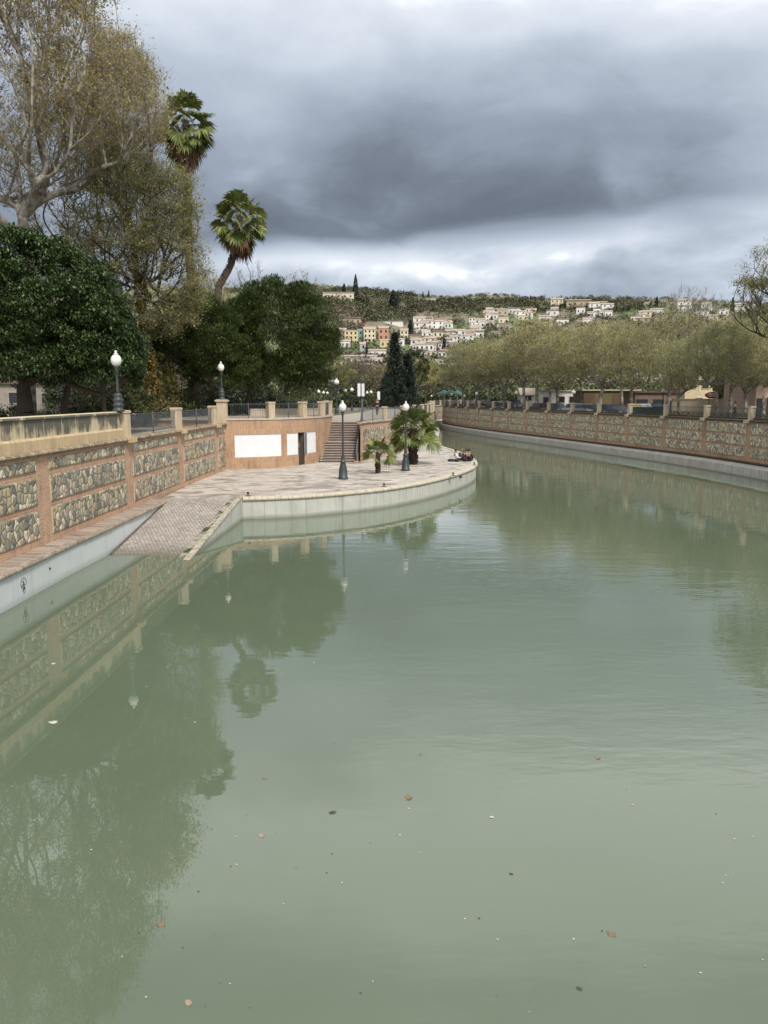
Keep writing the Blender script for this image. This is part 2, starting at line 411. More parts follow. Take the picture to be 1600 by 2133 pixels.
M_coping_pl = mat('cream_coping_stone', fn=sandstone_fn((0.60, 0.54, 0.43), (0.49, 0.41, 0.31), (0.22, 0.17, 0.12), 0.35, 0.62, False))
M_dark_line = mat('shadowed_brick_footing', (0.10, 0.07, 0.045), 0.9)

def paving_fn(t, b):
    p = pos(t); n = t.new('ShaderNodeTexBrick'); t.link(t.mapping(p, rot=(0, 0, R(25))), n.inputs['Vector'])
    n.inputs['Color1'].default_value = (0.56, 0.50, 0.43, 1); n.inputs['Color2'].default_value = (0.50, 0.44, 0.375, 1); n.inputs['Mortar'].default_value = (0.19, 0.155, 0.12, 1)
    n.inputs['Scale'].default_value = 1.0; n.inputs['Brick Width'].default_value = 0.8; n.inputs['Row Height'].default_value = 0.8; n.inputs['Mortar Size'].default_value = 0.014; n.offset = 0.0
    c = t.mix(1.0, n.outputs['Color'], t.ramp(t.noise(p, 1.3, 6, 0.7), [(0.3, 0.78), (0.7, 1.15)]), 'MULTIPLY')
    wet = t.noise(t.mapping(p, (0.55, 1.0, 1), rot=(0, 0, R(10))), 1.15, 7, 0.62, 0.8)
    wf = t.ramp(wet, [(0.50, 0.0), (0.55, 0.62), (0.63, 1.0)])
    c = t.mix(wf, c, t.mix(1.0, c, (0.55, 0.53, 0.50), 'MULTIPLY'))
    dr = t.noise(t.mapping(p, loc=(5, 3, 0)), 5.0, 4, 0.7); c = t.mix(t.ramp(dr, [(0.62, 0.0), (0.72, 0.6)]), c, (0.16, 0.12, 0.08))
    t.link(c, b.inputs['Base Color']); t.link(t.ramp(wf, [(0.0, 0.8), (1.0, 0.28)]), b.inputs['Roughness'])
    t.link(t.bump(n.outputs['Fac'], 0.4, -0.01), b.inputs['Normal'])
M_paving = mat('wet_stone_paving', fn=paving_fn)
def cobble_fn(t, b):
    p = pos(t); n = t.new('ShaderNodeTexBrick'); wv = t.new('ShaderNodeVectorMath', operation='ADD'); t.link(p, wv.inputs[0])
    nz = t.new('ShaderNodeTexNoise'); t.link(p, nz.inputs['Vector']); nz.inputs['Scale'].default_value = 6.0
    sc = t.new('ShaderNodeVectorMath', operation='SCALE'); t.link(nz.outputs['Color'], sc.inputs[0]); sc.inputs['Scale'].default_value = 0.06; t.link(sc.outputs[0], wv.inputs[1]); t.link(wv.outputs[0], n.inputs['Vector'])
    n.inputs['Color1'].default_value = (0.50, 0.44, 0.385, 1); n.inputs['Color2'].default_value = (0.34, 0.295, 0.26, 1); n.inputs['Mortar'].default_value = (0.15, 0.125, 0.10, 1)
    n.inputs['Scale'].default_value = 1.0; n.inputs['Brick Width'].default_value = 0.15; n.inputs['Row Height'].default_value = 0.17; n.inputs['Mortar Size'].default_value = 0.014; n.inputs['Mortar Smooth'].default_value = 0.5
    c = t.mix(1.0, n.outputs['Color'], t.ramp(t.noise(p, 1.2, 6, 0.65), [(0.3, 0.78), (0.7, 1.15)]), 'MULTIPLY')
    sz = t.new('ShaderNodeSeparateXYZ'); t.link(p, sz.inputs[0]); c = t.mix(t.ramp(sz.outputs[2], [(0.0, 0.8), (0.08, 0.5), (0.2, 0.0)]), c, (0.12, 0.11, 0.075))
    t.link(c, b.inputs['Base Color']); b.inputs['Roughness'].default_value = 0.6; t.link(t.bump(n.outputs['Fac'], 0.8, -0.02), b.inputs['Normal'])
M_cobble = mat('cobbled_ramp', fn=cobble_fn)
def moss_fn(t, b):
    p = pos(t); n = t.noise(p, 1.7, 9, 0.8); c = t.mix(t.ramp(n, [(0.46, 0.0), (0.56, 1.0)]), (0.40, 0.35, 0.27), (0.045, 0.055, 0.015))
    t.link(c, b.inputs['Base Color']); b.inputs['Roughness'].default_value = 0.9; t.link(t.bump(t.noise(p, 25, 5, 0.7), 0.8, 0.04), b.inputs['Normal'])
M_moss = mat('mossy_kerb_stone', fn=moss_fn)

def water_fn(t, b):
    p = pos(t)
    sil = t.noise(p, 0.045, 4, 0.6, 0.6)
    c = t.mix(t.ramp(sil, [(0.3, 0.0), (0.7, 1.0)]), (0.102, 0.132, 0.080), (0.138, 0.170, 0.114))
    t.link(c, b.inputs['Base Color']); b.inputs['Roughness'].default_value = 0.008; b.inputs['IOR'].default_value = 1.60
    b.inputs['Specular IOR Level'].default_value = 0.5
    # wind ripples: long crests across the view, patchy, calmer near the left wall
    patch = t.ramp(t.noise(t.mapping(p, (0.5, 1.0, 1)), 0.06, 3, 0.5), [(0.38, 0.08), (0.62, 0.8)])
    s = t.new('ShaderNodeSeparateXYZ'); t.link(p, s.inputs[0])
    side = t.new('ShaderNodeMapRange'); t.link(t.math('ADD', s.outputs[0], t.math('MULTIPLY', s.outputs[1], 0.10)), side.inputs[0]); side.inputs[1].default_value = -4; side.inputs[2].default_value = 9; side.inputs[3].default_value = 0.08; side.inputs[4].default_value = 1.0
    amp = t.math('MULTIPLY', patch, side.outputs[0])
    r1 = t.noise(t.mapping(p, (0.42, 1.25, 1), rot=(0, 0, R(-14))), 1.1, 3, 0.55, 0.3)
    r2 = t.noise(t.mapping(p, (0.8, 2.2, 1), rot=(0, 0, R(-22))), 2.6, 2, 0.5)
    h = t.math('ADD', t.math('MULTIPLY', r1, 1.0), t.math('MULTIPLY', r2, 0.28)); h = t.math('MULTIPLY', h, amp)
    t.link(t.bump(h, 1.0, 0.020), b.inputs['Normal'])
M_water = mat('green_river_water', fn=water_fn)

def leaf_fn(stops, rough=0.55, trans=0.0, objvar=0.25, clump=1.2):
    def fn(t, b):
        r = rnd_island(t); c = t.ramp(r, stops)
        g = t.noise(pos(t), clump, 3, 0.5); c = t.mix(1.0, c, t.ramp(g, [(0.3, 1 - objvar), (0.7, 1 + objvar)]), 'MULTIPLY')
        ob = rnd_obj(t); c = t.mix(1.0, c, t.ramp(ob, [(0, (0.88, 0.9, 0.85)), (1, (1.12, 1.06, 1.0))]), 'MULTIPLY')
        t.link(c, b.inputs['Base Color']); b.inputs['Roughness'].default_value = rough; b.inputs['Specular IOR Level'].default_value = 0.35
        if trans:
            tr = t.new('ShaderNodeBsdfTranslucent'); t.link(c, tr.inputs[0]); mx = t.new('ShaderNodeMixShader'); mx.inputs[0].default_value = trans
            o = [n for n in t.n if n.type == 'OUTPUT_MATERIAL'][0]; t.link(b.outputs[0], mx.inputs[1]); t.link(tr.outputs[0], mx.inputs[2]); t.link(mx.outputs[0], o.inputs[0])
    return fn
M_lf_plane = mat('spring_plane_leaves', fn=leaf_fn([(0, (0.26, 0.19, 0.09)), (0.4, (0.38, 0.31, 0.13)), (0.75, (0.44, 0.40, 0.15)), (1, (0.54, 0.48, 0.22))], trans=0.5))
M_lf_yel = mat('yellow_green_leaves', fn=leaf_fn([(0, (0.22, 0.21, 0.07)), (0.5, (0.34, 0.33, 0.11)), (1, (0.48, 0.46, 0.17))], trans=0.5))
M_lf_right = mat('olive_plane_leaves', fn=leaf_fn([(0, (0.29, 0.28, 0.10)), (0.5, (0.43, 0.42, 0.15)), (1, (0.56, 0.54, 0.22))], trans=0.45, clump=0.35))
M_lf_mag = mat('glossy_evergreen_leaves', fn=leaf_fn([(0, (0.028, 0.05, 0.02)), (0.5, (0.058, 0.095, 0.034)), (1, (0.11, 0.16, 0.055))], rough=0.38, clump=1.0, objvar=0.3))
M_lf_pine = mat('pine_needles', fn=leaf_fn([(0, (0.045, 0.068, 0.022)), (0.5, (0.09, 0.128, 0.038)), (1, (0.175, 0.215, 0.07))], clump=0.6, objvar=0.3))
M_lf_cedar = mat('blue_green_needles', fn=leaf_fn([(0, (0.014, 0.026, 0.020)), (0.5, (0.028, 0.044, 0.032)), (1, (0.055, 0.075, 0.055))], clump=0.6))
M_lf_shrub = mat('shrub_leaves', fn=leaf_fn([(0, (0.03, 0.045, 0.016)), (0.5, (0.07, 0.09, 0.03)), (1, (0.15, 0.16, 0.055))], clump=0.8, objvar=0.35))
M_lf_hill = mat('hillside_leaves', fn=leaf_fn([(0, (0.05, 0.06, 0.032)), (0.5, (0.09, 0.10, 0.05)), (1, (0.17, 0.16, 0.08))], clump=0.02, objvar=0.35))
M_lf_brown = mat('bare_brown_twigs', fn=leaf_fn([(0, (0.13, 0.105, 0.08)), (1, (0.27, 0.22, 0.165))], clump=0.05))
M_lf_palm = mat('palm_fronds', fn=leaf_fn([(0, (0.075, 0.11, 0.03)), (0.5, (0.15, 0.185, 0.055)), (1, (0.32, 0.33, 0.12))], rough=0.45, trans=0.15, clump=2.0))
M_lf_dead = mat('dead_palm_fronds', fn=leaf_fn([(0, (0.10, 0.062, 0.035)), (1, (0.24, 0.155, 0.085))], clump=2.0))
M_twig = mat('twig_bark', (0.24, 0.21, 0.175), 0.85)
def bark_plane(t, b):
    n = t.noise(pos(t), 2.2, 4, 0.6); c = t.ramp(n, [(0.40, (0.13, 0.105, 0.08)), (0.50, (0.22, 0.19, 0.15)), (0.60, (0.36, 0.33, 0.28))]); t.link(c, b.inputs['Base Color']); b.inputs['Roughness'].default_value = 0.8
M_bark_pl = mat('mottled_plane_bark', fn=bark_plane)
def bark_fn(c0, c1, s=(6, 6, 1.2)):
    def fn(t, b):
        n = t.noise(t.mapping(pos(t), s), 2.0, 6, 0.7); t.link(t.ramp(n, [(0.3, c0), (0.7, c1)]), b.inputs['Base Color']); b.inputs['Roughness'].default_value = 0.9
        t.link(t.bump(n, 1.0, 0.05), b.inputs['Normal'])
    return fn
M_bark = mat('dark_bark', fn=bark_fn((0.035, 0.026, 0.02), (0.11, 0.085, 0.065)))
M_bark_palm = mat('palm_bark', fn=bark_fn((0.05, 0.035, 0.025), (0.19, 0.135, 0.095), (2, 2, 9)))
M_bark_dark = mat('dark_palm_bark', fn=bark_fn((0.018, 0.012, 0.009), (0.085, 0.05, 0.035), (3, 3, 7)))

M_iron = mat('painted_iron', (0.045, 0.055, 0.055), 0.45)
M_rail = mat('grey_railing_paint', (0.085, 0.095, 0.105), 0.5)
M_globe = mat('white_lamp_globe', (0.80, 0.78, 0.72), 0.25)
M_white = mat('white_panel_paint', fn=lambda t, b: (t.link(t.ramp(t.noise(pos(t), 1.5, 4, .5), [(0.3, (0.70, 0.71, 0.73)), (0.7, (0.78, 0.78, 0.78))]), b.inputs['Base Color'])))
M_glass = mat('dark_window', (0.03, 0.035, 0.045), 0.15)
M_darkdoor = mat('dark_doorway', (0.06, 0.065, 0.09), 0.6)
M_step = mat('stair_tread_stone', (0.38, 0.32, 0.275), 0.8)
M_riser = mat('stair_riser_brick', (0.15, 0.115, 0.095), 0.85)
M_pale = mat('pale_stone_slab', (0.52, 0.44, 0.35), 0.75)
def ground_fn(t, b):
    p = pos(t); n = t.noise(p, 0.12, 6, 0.65); c = t.ramp(n, [(0.35, (0.22, 0.19, 0.15)), (0.5, (0.13, 0.12, 0.075)), (0.65, (0.06, 0.08, 0.03))])
    t.link(c, b.inputs['Base Color']); b.inputs['Roughness'].default_value = 0.95; t.link(t.bump(t.noise(p, 6, 5, 0.7), 0.5, 0.05), b.inputs['Normal'])
M_ground = mat('park_earth', fn=ground_fn)
M_pave2 = mat('promenade_paving', (0.36, 0.31, 0.25), 0.85)
M_asph = mat('asphalt', (0.055, 0.055, 0.057), 0.85)
def terr_fn(t, b):
    p = pos(t); n = t.noise(p, 0.012, 8, 0.65, 0.5); c = t.ramp(n, [(0.36, (0.26, 0.20, 0.14)), (0.47, (0.17, 0.15, 0.09)), (0.54, (0.12, 0.15, 0.055)), (0.66, (0.16, 0.20, 0.075))])
    c = t.mix(1.0, c, t.ramp(t.noise(p, 0.15, 6, 0.7), [(0.3, 0.65), (0.7, 1.25)]), 'MULTIPLY')
    t.link(c, b.inputs['Base Color']); b.inputs['Roughness'].default_value = 0.95
M_terr = mat('hillside_earth_and_grass', fn=terr_fn)
# ------------------------------------------------------------------ plan of the place
ZP = 1.05        # quay / coping level above the water
ZC = 3.95        # underside of the cornice
ZG = 3.85        # park level on the left bank
ZR = 3.5         # street level on the right bank
Rw = Path(catmull([(27.6, -20), (27.6, 20), (27.5, 40), (27.1, 54.2), (25.9, 64.6), (23.5, 76), (20, 91.7), (16.4, 107), (12.9, 125), (11.0, 142), (12.5, 152), (20, 165), (40, 180), (60, 186)]), -1)
Lw = Path(catmull([(-11.6, -20), (-11.4, 15), (-11.08, 23), (-10.87, 32), (-10.7, 40), (-10.42, 50.6)]), 1)
Ww = Path(catmull([(-10.5, -20), (-10.42, 20), (-10.28, 28), (-10.18, 36.2)]), 1)
KIO = Path(catmull([(-10.42, 50.6), (-8.9, 51.15), (-7.2, 52.1), (-5.7, 54.2), (-4.75, 56.5), (-4.3, 58.6), (-4.1, 61.3)], 8), 1)
L2 = Path(catmull([(-1.75, 57.0), (-0.6, 60.5), (1.6, 68), (4.0, 80), (6.2, 98), (7.6, 118), (8.4, 138), (10.4, 155), (18, 172), (38, 190), (60, 196)]), 1)
Pe = Path(catmull([(-6.75, 36.33), (-4.65, 36.86), (-2.4, 38.1), (0.0, 40.15), (2.17, 43.1), (4.12, 46.9), (5.75, 51.2), (6.6, 55.0), (6.95, 59.5), (6.7, 66), (5.8, 73), (5.0, 79)]), 1)

# ---- setting: water and ground
mb = MB(); mb.quad([(-14, -60, 0), (40, -60, 0), (90, 205, 0), (-14, 205, 0)], [(0, 0), (1, 0), (1, 1), (0, 1)])
tag(mb.build('river_water', M_water), kind='structure')
mb = MB()
pl = [(-250, -30), (-11.9, -30)] + [Lw.at(a, -0.12) for a in Lw.a] + [(-10.5, 50.9), (-8.9, 51.5), (-7.3, 52.4), (-5.9, 54.4), (-4.95, 56.6), (-4.5, 60.95), (-1.9, 60.95)]
pl += [L2.at(a, -0.12) for a in L2.a if a > 5] + [(300, 196), (300, 420), (-250, 420)]
mb.quad([(x, y, ZG) for x, y in pl], [(x, y) for x, y in pl])
tag(mb.build('park_ground', M_ground), kind='structure')
mb = MB(); prr = [(27.8, -30), (300, -30), (300, 186)] + [Rw.at(a, -0.15) for a in Rw.a[::-1]]
mb.quad([(x, y, ZR) for x, y in prr], [(x, y) for x, y in prr])
tag(mb.build('street_bank_ground', M_ground), kind='structure')
def strip(name, path, o0, o1, z, m, t0, t1):
    mb = MB(); sweep(mb, path, t0, t1, [(o0, z), (o1, z)] if True else None, 3, False)
    return tag(mb.build(name, m), kind='structure')
strip('riverside_pavement', Rw, -0.7, -6.5, ZR + 0.12, M_pave2, 20, Rw.L - 40)
strip('street', Rw, -7.0, -13.5, ZR + 0.004, M_asph, 20, Rw.L - 40)
strip('promenade', L2, -0.2, -9, ZG + 0.004, M_pave2, 6, L2.L)
mb = MB(); wp = [(-60, -20), (-11.9, -20)] + [Lw.at(a, -0.3) for a in Lw.a] + [(-16, 52), (-60, 52)]
mb.quad([(x, y, ZG + 0.004) for x, y in wp], [(x, y) for x, y in wp])
tag(mb.build('park_path', M_pave2), kind='structure')

# ---- embankment walls of brick framing, river-stone panels, cornice and white footing
def wall_brick(mb, path, t0, t1, zb, zt):
    sweep(mb, path, t0, t1, [(0.0, zb), (0.0, zt)], 1.5, False)
def stone_panels(root, path, posts, half, rows, m=None):
    for a, b in zip(posts, posts[1:]):
        for z0, z1 in rows:
            mb = MB(); t0, t1 = a + half, b - half
            if t1 - t0 < 0.4: continue
            sweep(mb, path, t0, t1, [(-0.05, z0), (0.035, z0 + 0.02), (0.045, z0 + 0.06), (0.045, z1 - 0.06), (0.035, z1 - 0.02), (-0.05, z1)], 1.2)
            mb.build('stone_panel', m or M_stone, root)
def cornice(root, path, t0, t1, z0, m, seg=0.62, out=0.17, name='cornice'):
    mb = MB(); t = t0
    while t < t1 - 0.05:
        e = min(t + seg, t1); j = random.uniform(-0.012, 0.012)
        sweep(mb, path, t + 0.008, e - 0.008, [(-0.25, z0), (0.05, z0), (out - .05 + j, z0 + 0.03), (out + j, z0 + 0.085), (out - .03 + j, z0 + 0.145), (0.07, z0 + 0.17), (-0.25, z0 + 0.175)], 2.0)
        t = e
    return mb.build(name, m, root)

# left bank
lw = thing('embankment_wall', 'brick and river-stone embankment wall on the left bank, topped by a mossy cornice', 'wall', (0, 0, 0))
mb = MB(); wall_brick(mb, Lw, 0, Lw.L, ZP - 0.2, ZC + 0.02); mb.build('brick_facing', M_brick, lw)
Lposts = [44.7 - 7.9 * k for k in range(4, 0, -1)] + [44.7, 52.6, 60.45, 68.1, Lw.L + 0.2]
rows_l = [(ZP + 0.28, ZP + 1.18), (ZP + 1.36, ZP + 2.22), (ZP + 2.42, ZC - 0.1)]
stone_panels(lw, Lw, Lposts, 0.48, rows_l)
cornice(lw, Lw, 0, Lw.L, ZC, M_cornice)
mb = MB()
for s in Lposts[5:-1]:
    x, y = Lw.at(s, 0.10); mb.box((x, y, ZC + 0.08), (0.46, 0.55, 0.22), Lw.ang(s) - math.pi / 2)
mb.build('post_block', M_plinth, lw)
# white footing with pink coping
ft = thing('river_footing_wall', 'white rendered footing wall at the left waterline under a pink stone coping', 'wall')
mb = MB(); sweep(mb, Ww, 0, Ww.L, [(0, -1.2), (0, 0.90)], 1.5, False); mb.build('rendered_face', M_conc, ft)
mb = MB(); t = 0
while t < Ww.L - 0.05:
    e = min(t + 0.9, Ww.L); j = random.uniform(-0.015, 0.015)
    ts = Ww.cuts(t + 0.008, e - 0.008, 1.5)
    def cp(o, z): return o, z
    sweep(mb, Ww, t + 0.008, e - 0.008, [(-0.1, 0.90), (0.06, 0.90), (0.085 + j, 0.935), (0.09 + j, 0.985), (0.07, 1.035), (-0.12, ZP)], 1.5)
    t = e
mb.build('coping_nose', M_coping, ft)
mb = MB(); ys = np.linspace(-19.5, 36.3, 46)
for y0, y1 in zip(ys, ys[1:]):
    a0 = np.interp(y0, Ww.p[:, 1], Ww.p[:, 0]) - 0.11; a1 = np.interp(y1, Ww.p[:, 1], Ww.p[:, 0]) - 0.11
    b0 = np.interp(y0, Lw.p[:, 1], Lw.p[:, 0]) - 0.02; b1 = np.interp(y1, Lw.p[:, 1], Lw.p[:, 0]) - 0.02
    mb.quad([(b0, y0, ZP + 0.02), (a0, y0, ZP - 0.003), (a1, y1, ZP - 0.003), (b1, y1, ZP + 0.02)], [(y0, 0), (y0, .8), (y1, .8), (y1, 0)])
mb.build('coping_slabs', mat('reddish_coping_slabs', fn=brick_fn((0.36, 0.29, 0.23), (0.23, 0.17, 0.13), (0.52, 0.45, 0.36), row=3.0, wid=0.42, stain=0.85, mort=0.02)), ft)
# scribbled graffiti on the white face near the camera (a thin black spray line)
gx = np.interp(22.0, Ww.p[:, 1], Ww.p[:, 0]) + 0.006
gp = at_y(58, 1225, 21.7); mb = MB(); cy_, cz_ = 21.62, 0.47
def stroke(pts, r=0.006):
    for p, q in zip(pts, pts[1:]): mb.tube((gx, cy_ + p[0], cz_ + p[1]), (gx, cy_ + q[0], cz_ + q[1]), r, n=4)
stroke([(0.17 * math.cos(t), 0.15 * math.sin(t) + .04) for t in np.linspace(-0.4, 5.2, 18)])
stroke([(-0.05, -0.24), (0.0, 0.12), (0.05, -0.1)]); stroke([(-0.15, -0.05), (-0.02, 0.02), (0.12, -0.03)]); stroke([(-0.1, -0.16), (0.02, -0.12), (0.07, -0.22), (-0.02, -0.27)])
stroke([(-0.08, 0.1), (0.04, 0.04), (-0.06, -0.02), (0.08, -0.14)])
mb.build('graffiti', mat('black_spray', (0.06, 0.06, 0.065), 0.8), ft)
mb = MB(); mb.tube((gx - 0.03, 23.35, 0.55), (gx + 0.03, 23.35, 0.55), 0.035, n=10); mb.tube((gx - 0.03, 31.4, 0.78), (gx + .03, 31.4, 0.78), 0.03, n=8)
mb.build('drain_hole', mat('black_hole', (0.02, 0.02, 0.02), 0.9), ft)

# solid stone parapet
pp = thing('stone_parapet', 'solid stained sandstone parapet above the left bank cornice, dark streaks running down', 'parapet')
mb = MB(); sweep(mb, Lw, 0, 52.2, [(-0.42, ZC + 0.17), (0.0, ZC + 0.175), (0.0, 4.46), (-0.06, 4.53), (-0.42, 4.53), (-0.42, ZC + 0.17)], 1.5); mb.build('plinth', M_plinth, pp)
mb = MB(); sweep(mb, Lw, 0, 52.2, [(-0.36, 4.53), (-0.10, 4.53), (-0.10, 5.10), (-0.36, 5.10), (-0.36, 4.53)], 1.5); mb.build('wall_slab', M_para, pp)
mb = MB(); sweep(mb, Lw, 0, 52.2, [(-0.42, 5.10), (-0.05, 5.10), (-0.03, 5.13), (-0.05, 5.19), (-0.12, 5.215), (-0.36, 5.215), (-0.42, 5.19), (-0.42, 5.10)], 1.5); mb.build('capping', M_para, pp)

def stone_post(mb, x, y, z0, z1, w, rz, cap=0.07):
    mb.box((x, y, (z0 + z1 - 0.12) / 2), (w, w, z1 - 0.12 - z0), rz)
    mb.box((x, y, z1 - 0.075), (w + cap, w + cap, 0.09), rz); mb.box((x, y, z1 - 0.015), (w + cap - 0.05, w + cap - 0.05, 0.03), rz)
def rail_panel(path, t0, t1, z0, z1, root, off=-0.15, step=0.115, mt=None, r=0.011, name='railing_panel', mid=True):
    mb = MB()
    ts = path.cuts(t0, t1, 2.0)
    P = [path.at(t, off) for t in ts]
    for p, q in zip(P, P[1:]):
        for z in (z0 + 0.08, z1 - 0.03): mb.tube((p[0], p[1], z), (q[0], q[1], z), r * 1.7, n=5, cap=False)
    n = max(2, int((t1 - t0) / step))
    for i in range(1, n):
        x, y = path.at(t0 + (t1 - t0) * i / n, off); mb.tube((x, y, z0 + 0.06), (x, y, z1), r, n=4, cap=False)
    if mid:
        x, y = path.at((t0 + t1) / 2, off); mb.tube((x, y, z0 - 0.1), (x, y, z1 + 0.07), r * 2.6, n=6)
    return mb.build(name, mt or M_rail, root)
lr = thing('railing', 'grey iron railing between sandstone posts on the left bank wall, before the terrace', 'railing')
for s, w_ in ((52.6, 0.5), (60.45, 0.46), (68.1, 0.46)):
    x, y = Lw.at(s, -0.16); mb = MB(); stone_post(mb, x, y, ZC + 0.17, 5.26, w_, Lw.ang(s) - math.pi / 2); mb.build('post', M_post, lr, 0.012)
rail_panel(Lw, 52.9, 60.2, ZC + 0.22, 5.08, lr); rail_panel(Lw, 60.7, 67.85, ZC + 0.22, 5.1, lr)

# right bank
rw = thing('embankment_wall', 'long curving brick and river-stone embankment wall on the right bank with a dark mossy cornice', 'wall')
mb = MB(); wall_brick(mb, Rw, 0, Rw.L, ZP - 0.2, ZC + 0.02); mb.build('brick_facing', M_brick, rw)
Rposts = [76.9 + 6.15 * k for k in range(-8, 20) if 76.9 + 6.15 * k < Rw.L - 20]
rows_r = [(ZP + 0.30, ZP + 1.02), (ZP + 1.17, ZP + 1.88), (ZP + 2.02, ZC - 0.08)]
stone_panels(rw, Rw, Rposts, 0.34, rows_r, M_stone_r)
cornice(rw, Rw, 0, Rw.L, ZC, M_cornice_r, 1.2, 0.2)
cornice(rw, Rw, 0, Rw.L, ZP - 0.16, mat('damp_dark_ledge', (0.075, 0.055, 0.035), 0.9), 1.5, 0.12, 'damp_ledge')
mb = MB()
for s in Rposts:
    x, y = Rw.at(s, 0.12); mb.box((x, y, ZC + 0.05), (0.44, 0.5, 0.24), Rw.ang(s) - math.pi / 2)
mb.build('post_block', M_post, rw)
rf = thing('river_footing_wall', 'pale weathered concrete footing ledge along the right waterline', 'wall')
mb = MB(); sweep(mb, Rw, 0, Rw.L, [(0.46, -1.2), (0.46, 0.66), (0.40, 0.70), (0.02, 0.86)], 1.5, False); mb.build('footing', M_conc_r, rf)
mb = MB(); sweep(mb, Rw, 0, Rw.L, [(0.56, -1.2), (0.56, 0.10), (0.44, 0.13)], 1.5, False); mb.build('low_ledge', M_conc_r, rf)
rr = thing('railing', 'grey iron railing with sandstone posts running along the whole right bank wall', 'railing')
for s in Rposts:
    x, y = Rw.at(s, -0.12); mb = MB(); stone_post(mb, x, y, ZC + 0.17, 5.12, 0.36, Rw.ang(s) - math.pi / 2); mb.build('post', M_post, rr)
for a, b in zip(Rposts, Rposts[1:]): rail_panel(Rw, a + 0.2, b - 0.2, ZC + 0.2, 4.98, rr, -0.12, 0.15, None, 0.011)
mb = MB(); sweep(mb, Rw, 20, Rw.L - 5, [(-0.55, ZC + 0.12), (-0.2, ZC + 0.12), (-0.2, ZC + 0.30), (-0.55, ZC + 0.30)], 2); mb.build('kerb_base', M_cornice_r, rr)

# left bank beyond the stairs
l2 = thing('embankment_wall', 'brick and river-stone wall right of the stairs, behind the two small palms', 'wall')
mb = MB(); wall_brick(mb, L2, 0, L2.L, ZP - 0.3, ZC - 0.15); mb.build('brick_facing', M_brick, l2)
p2 = [0.1 + 6.1 * k for k in range(0, 24) if 0.1 + 6.1 * k < L2.L]
stone_panels(l2, L2, p2, 0.32, [(ZP + 0.25, ZP + 1.25), (ZP + 1.45, ZC - 0.5)])
cornice(l2, L2, 0, L2.L, ZC - 0.17, M_coping, 1.2, 0.12)
rl2 = thing('railing', 'grey iron railing on the wall right of the stairs, half hidden by the low palm', 'railing')
for s in p2[1:]:
    x, y = L2.at(s, -0.12); mb = MB(); stone_post(mb, x, y, ZC, 5.02, 0.34, L2.ang(s) - math.pi / 2); mb.build('post', M_post, rl2)
for a, b in zip(p2, p2[1:]): rail_panel(L2, a + 0.2, b - 0.2, ZC + 0.02, 4.92, rl2, -0.12, 0.15)
f2 = thing('river_footing_wall', 'distant pale footing wall of the left bank past the quay', 'wall')
mb = MB(); sweep(mb, L2, 22, L2.L, [(0.75, -1.2), (0.75, 0.95), (0.0, 1.1)], 2, False); mb.build('footing', M_conc_pl, f2)

# ---- quay: platform, ramp
qy = tag(bpy.data.objects.new('quay', None), kind='structure'); link(qy)
edge = [tuple(Pe.at(a, -0.02)) for a in Pe.a]
poly = [(-10.6, 36.2), (-6.8, 36.3)] + edge + [(3.6, 79), (2.6, 72), (1.5, 68), (-0.7, 60.5), (-1.9, 56.9), (-2.0, 56.3), (-4.9, 56.3), (-5.8, 54.3), (-7.3, 52.3), (-10.8, 51.3)]
mb = MB(); mb.quad([(x, y, ZP - 0.004) for x, y in poly], [(x, y) for x, y in poly]); mb.build('quay_paving', M_paving, qy)
mb = MB(); sweep(mb, Pe, 0, Pe.L, [(0, -1.2), (0, 0.90)], 0.6, False); mb.build('quay_face', M_conc_pl, qy)
mb = MB(); t = 0
while t < Pe.L - 0.05:
    e = min(t + 0.6, Pe.L); j = random.uniform(-0.01, 0.01)
    sweep(mb, Pe, t + 0.007, e - 0.007, [(-0.02, 0.90), (0.05, 0.90), (0.10 + j, 0.94), (0.105 + j, 1.0), (0.06, 1.06), (-0.08, 1.085), (-0.38, 1.085), (-0.38, 1.03)], 1.5)
    t = e
mb.build('quay_coping', M_coping_pl, qy)
mb = MB(); x0, x1 = -10.22, -7.0
mb.quad([(x0, 20, -1.0), (-7.3, 20, -1.0), (x1 + .02, 36.3, ZP), (x0, 36.2, ZP)], [(x0, 20), (x1, 20), (x1, 36.2), (x0, 36.2)])
tag(mb.build('boat_ramp', M_cobble), kind='structure')
rk = thing('ramp_kerb', 'mossy sloping kerb wall on the river side of the cobbled ramp', 'kerb')
def rz_(y): return ZP - (36.3 - y) * (2.05 / 16.3)
def rx_(y): return -7.03 + (y - 28) * (0.28 / 8.3)
mb = MB(); N = 24
for i in range(N):
    ya, yb = 22 + (36.33 - 22) * i / N, 22 + (36.33 - 22) * (i + 1) / N
    mb.quad([(rx_(ya), ya, -1.2), (rx_(yb), yb, -1.2), (rx_(yb), yb, rz_(yb) + 0.05), (rx_(ya), ya, rz_(ya) + 0.05)], [(ya, 0), (yb, 0), (yb, 1), (ya, 1)])
mb.build('side_wall', M_conc_pl, rk)
mb = MB()
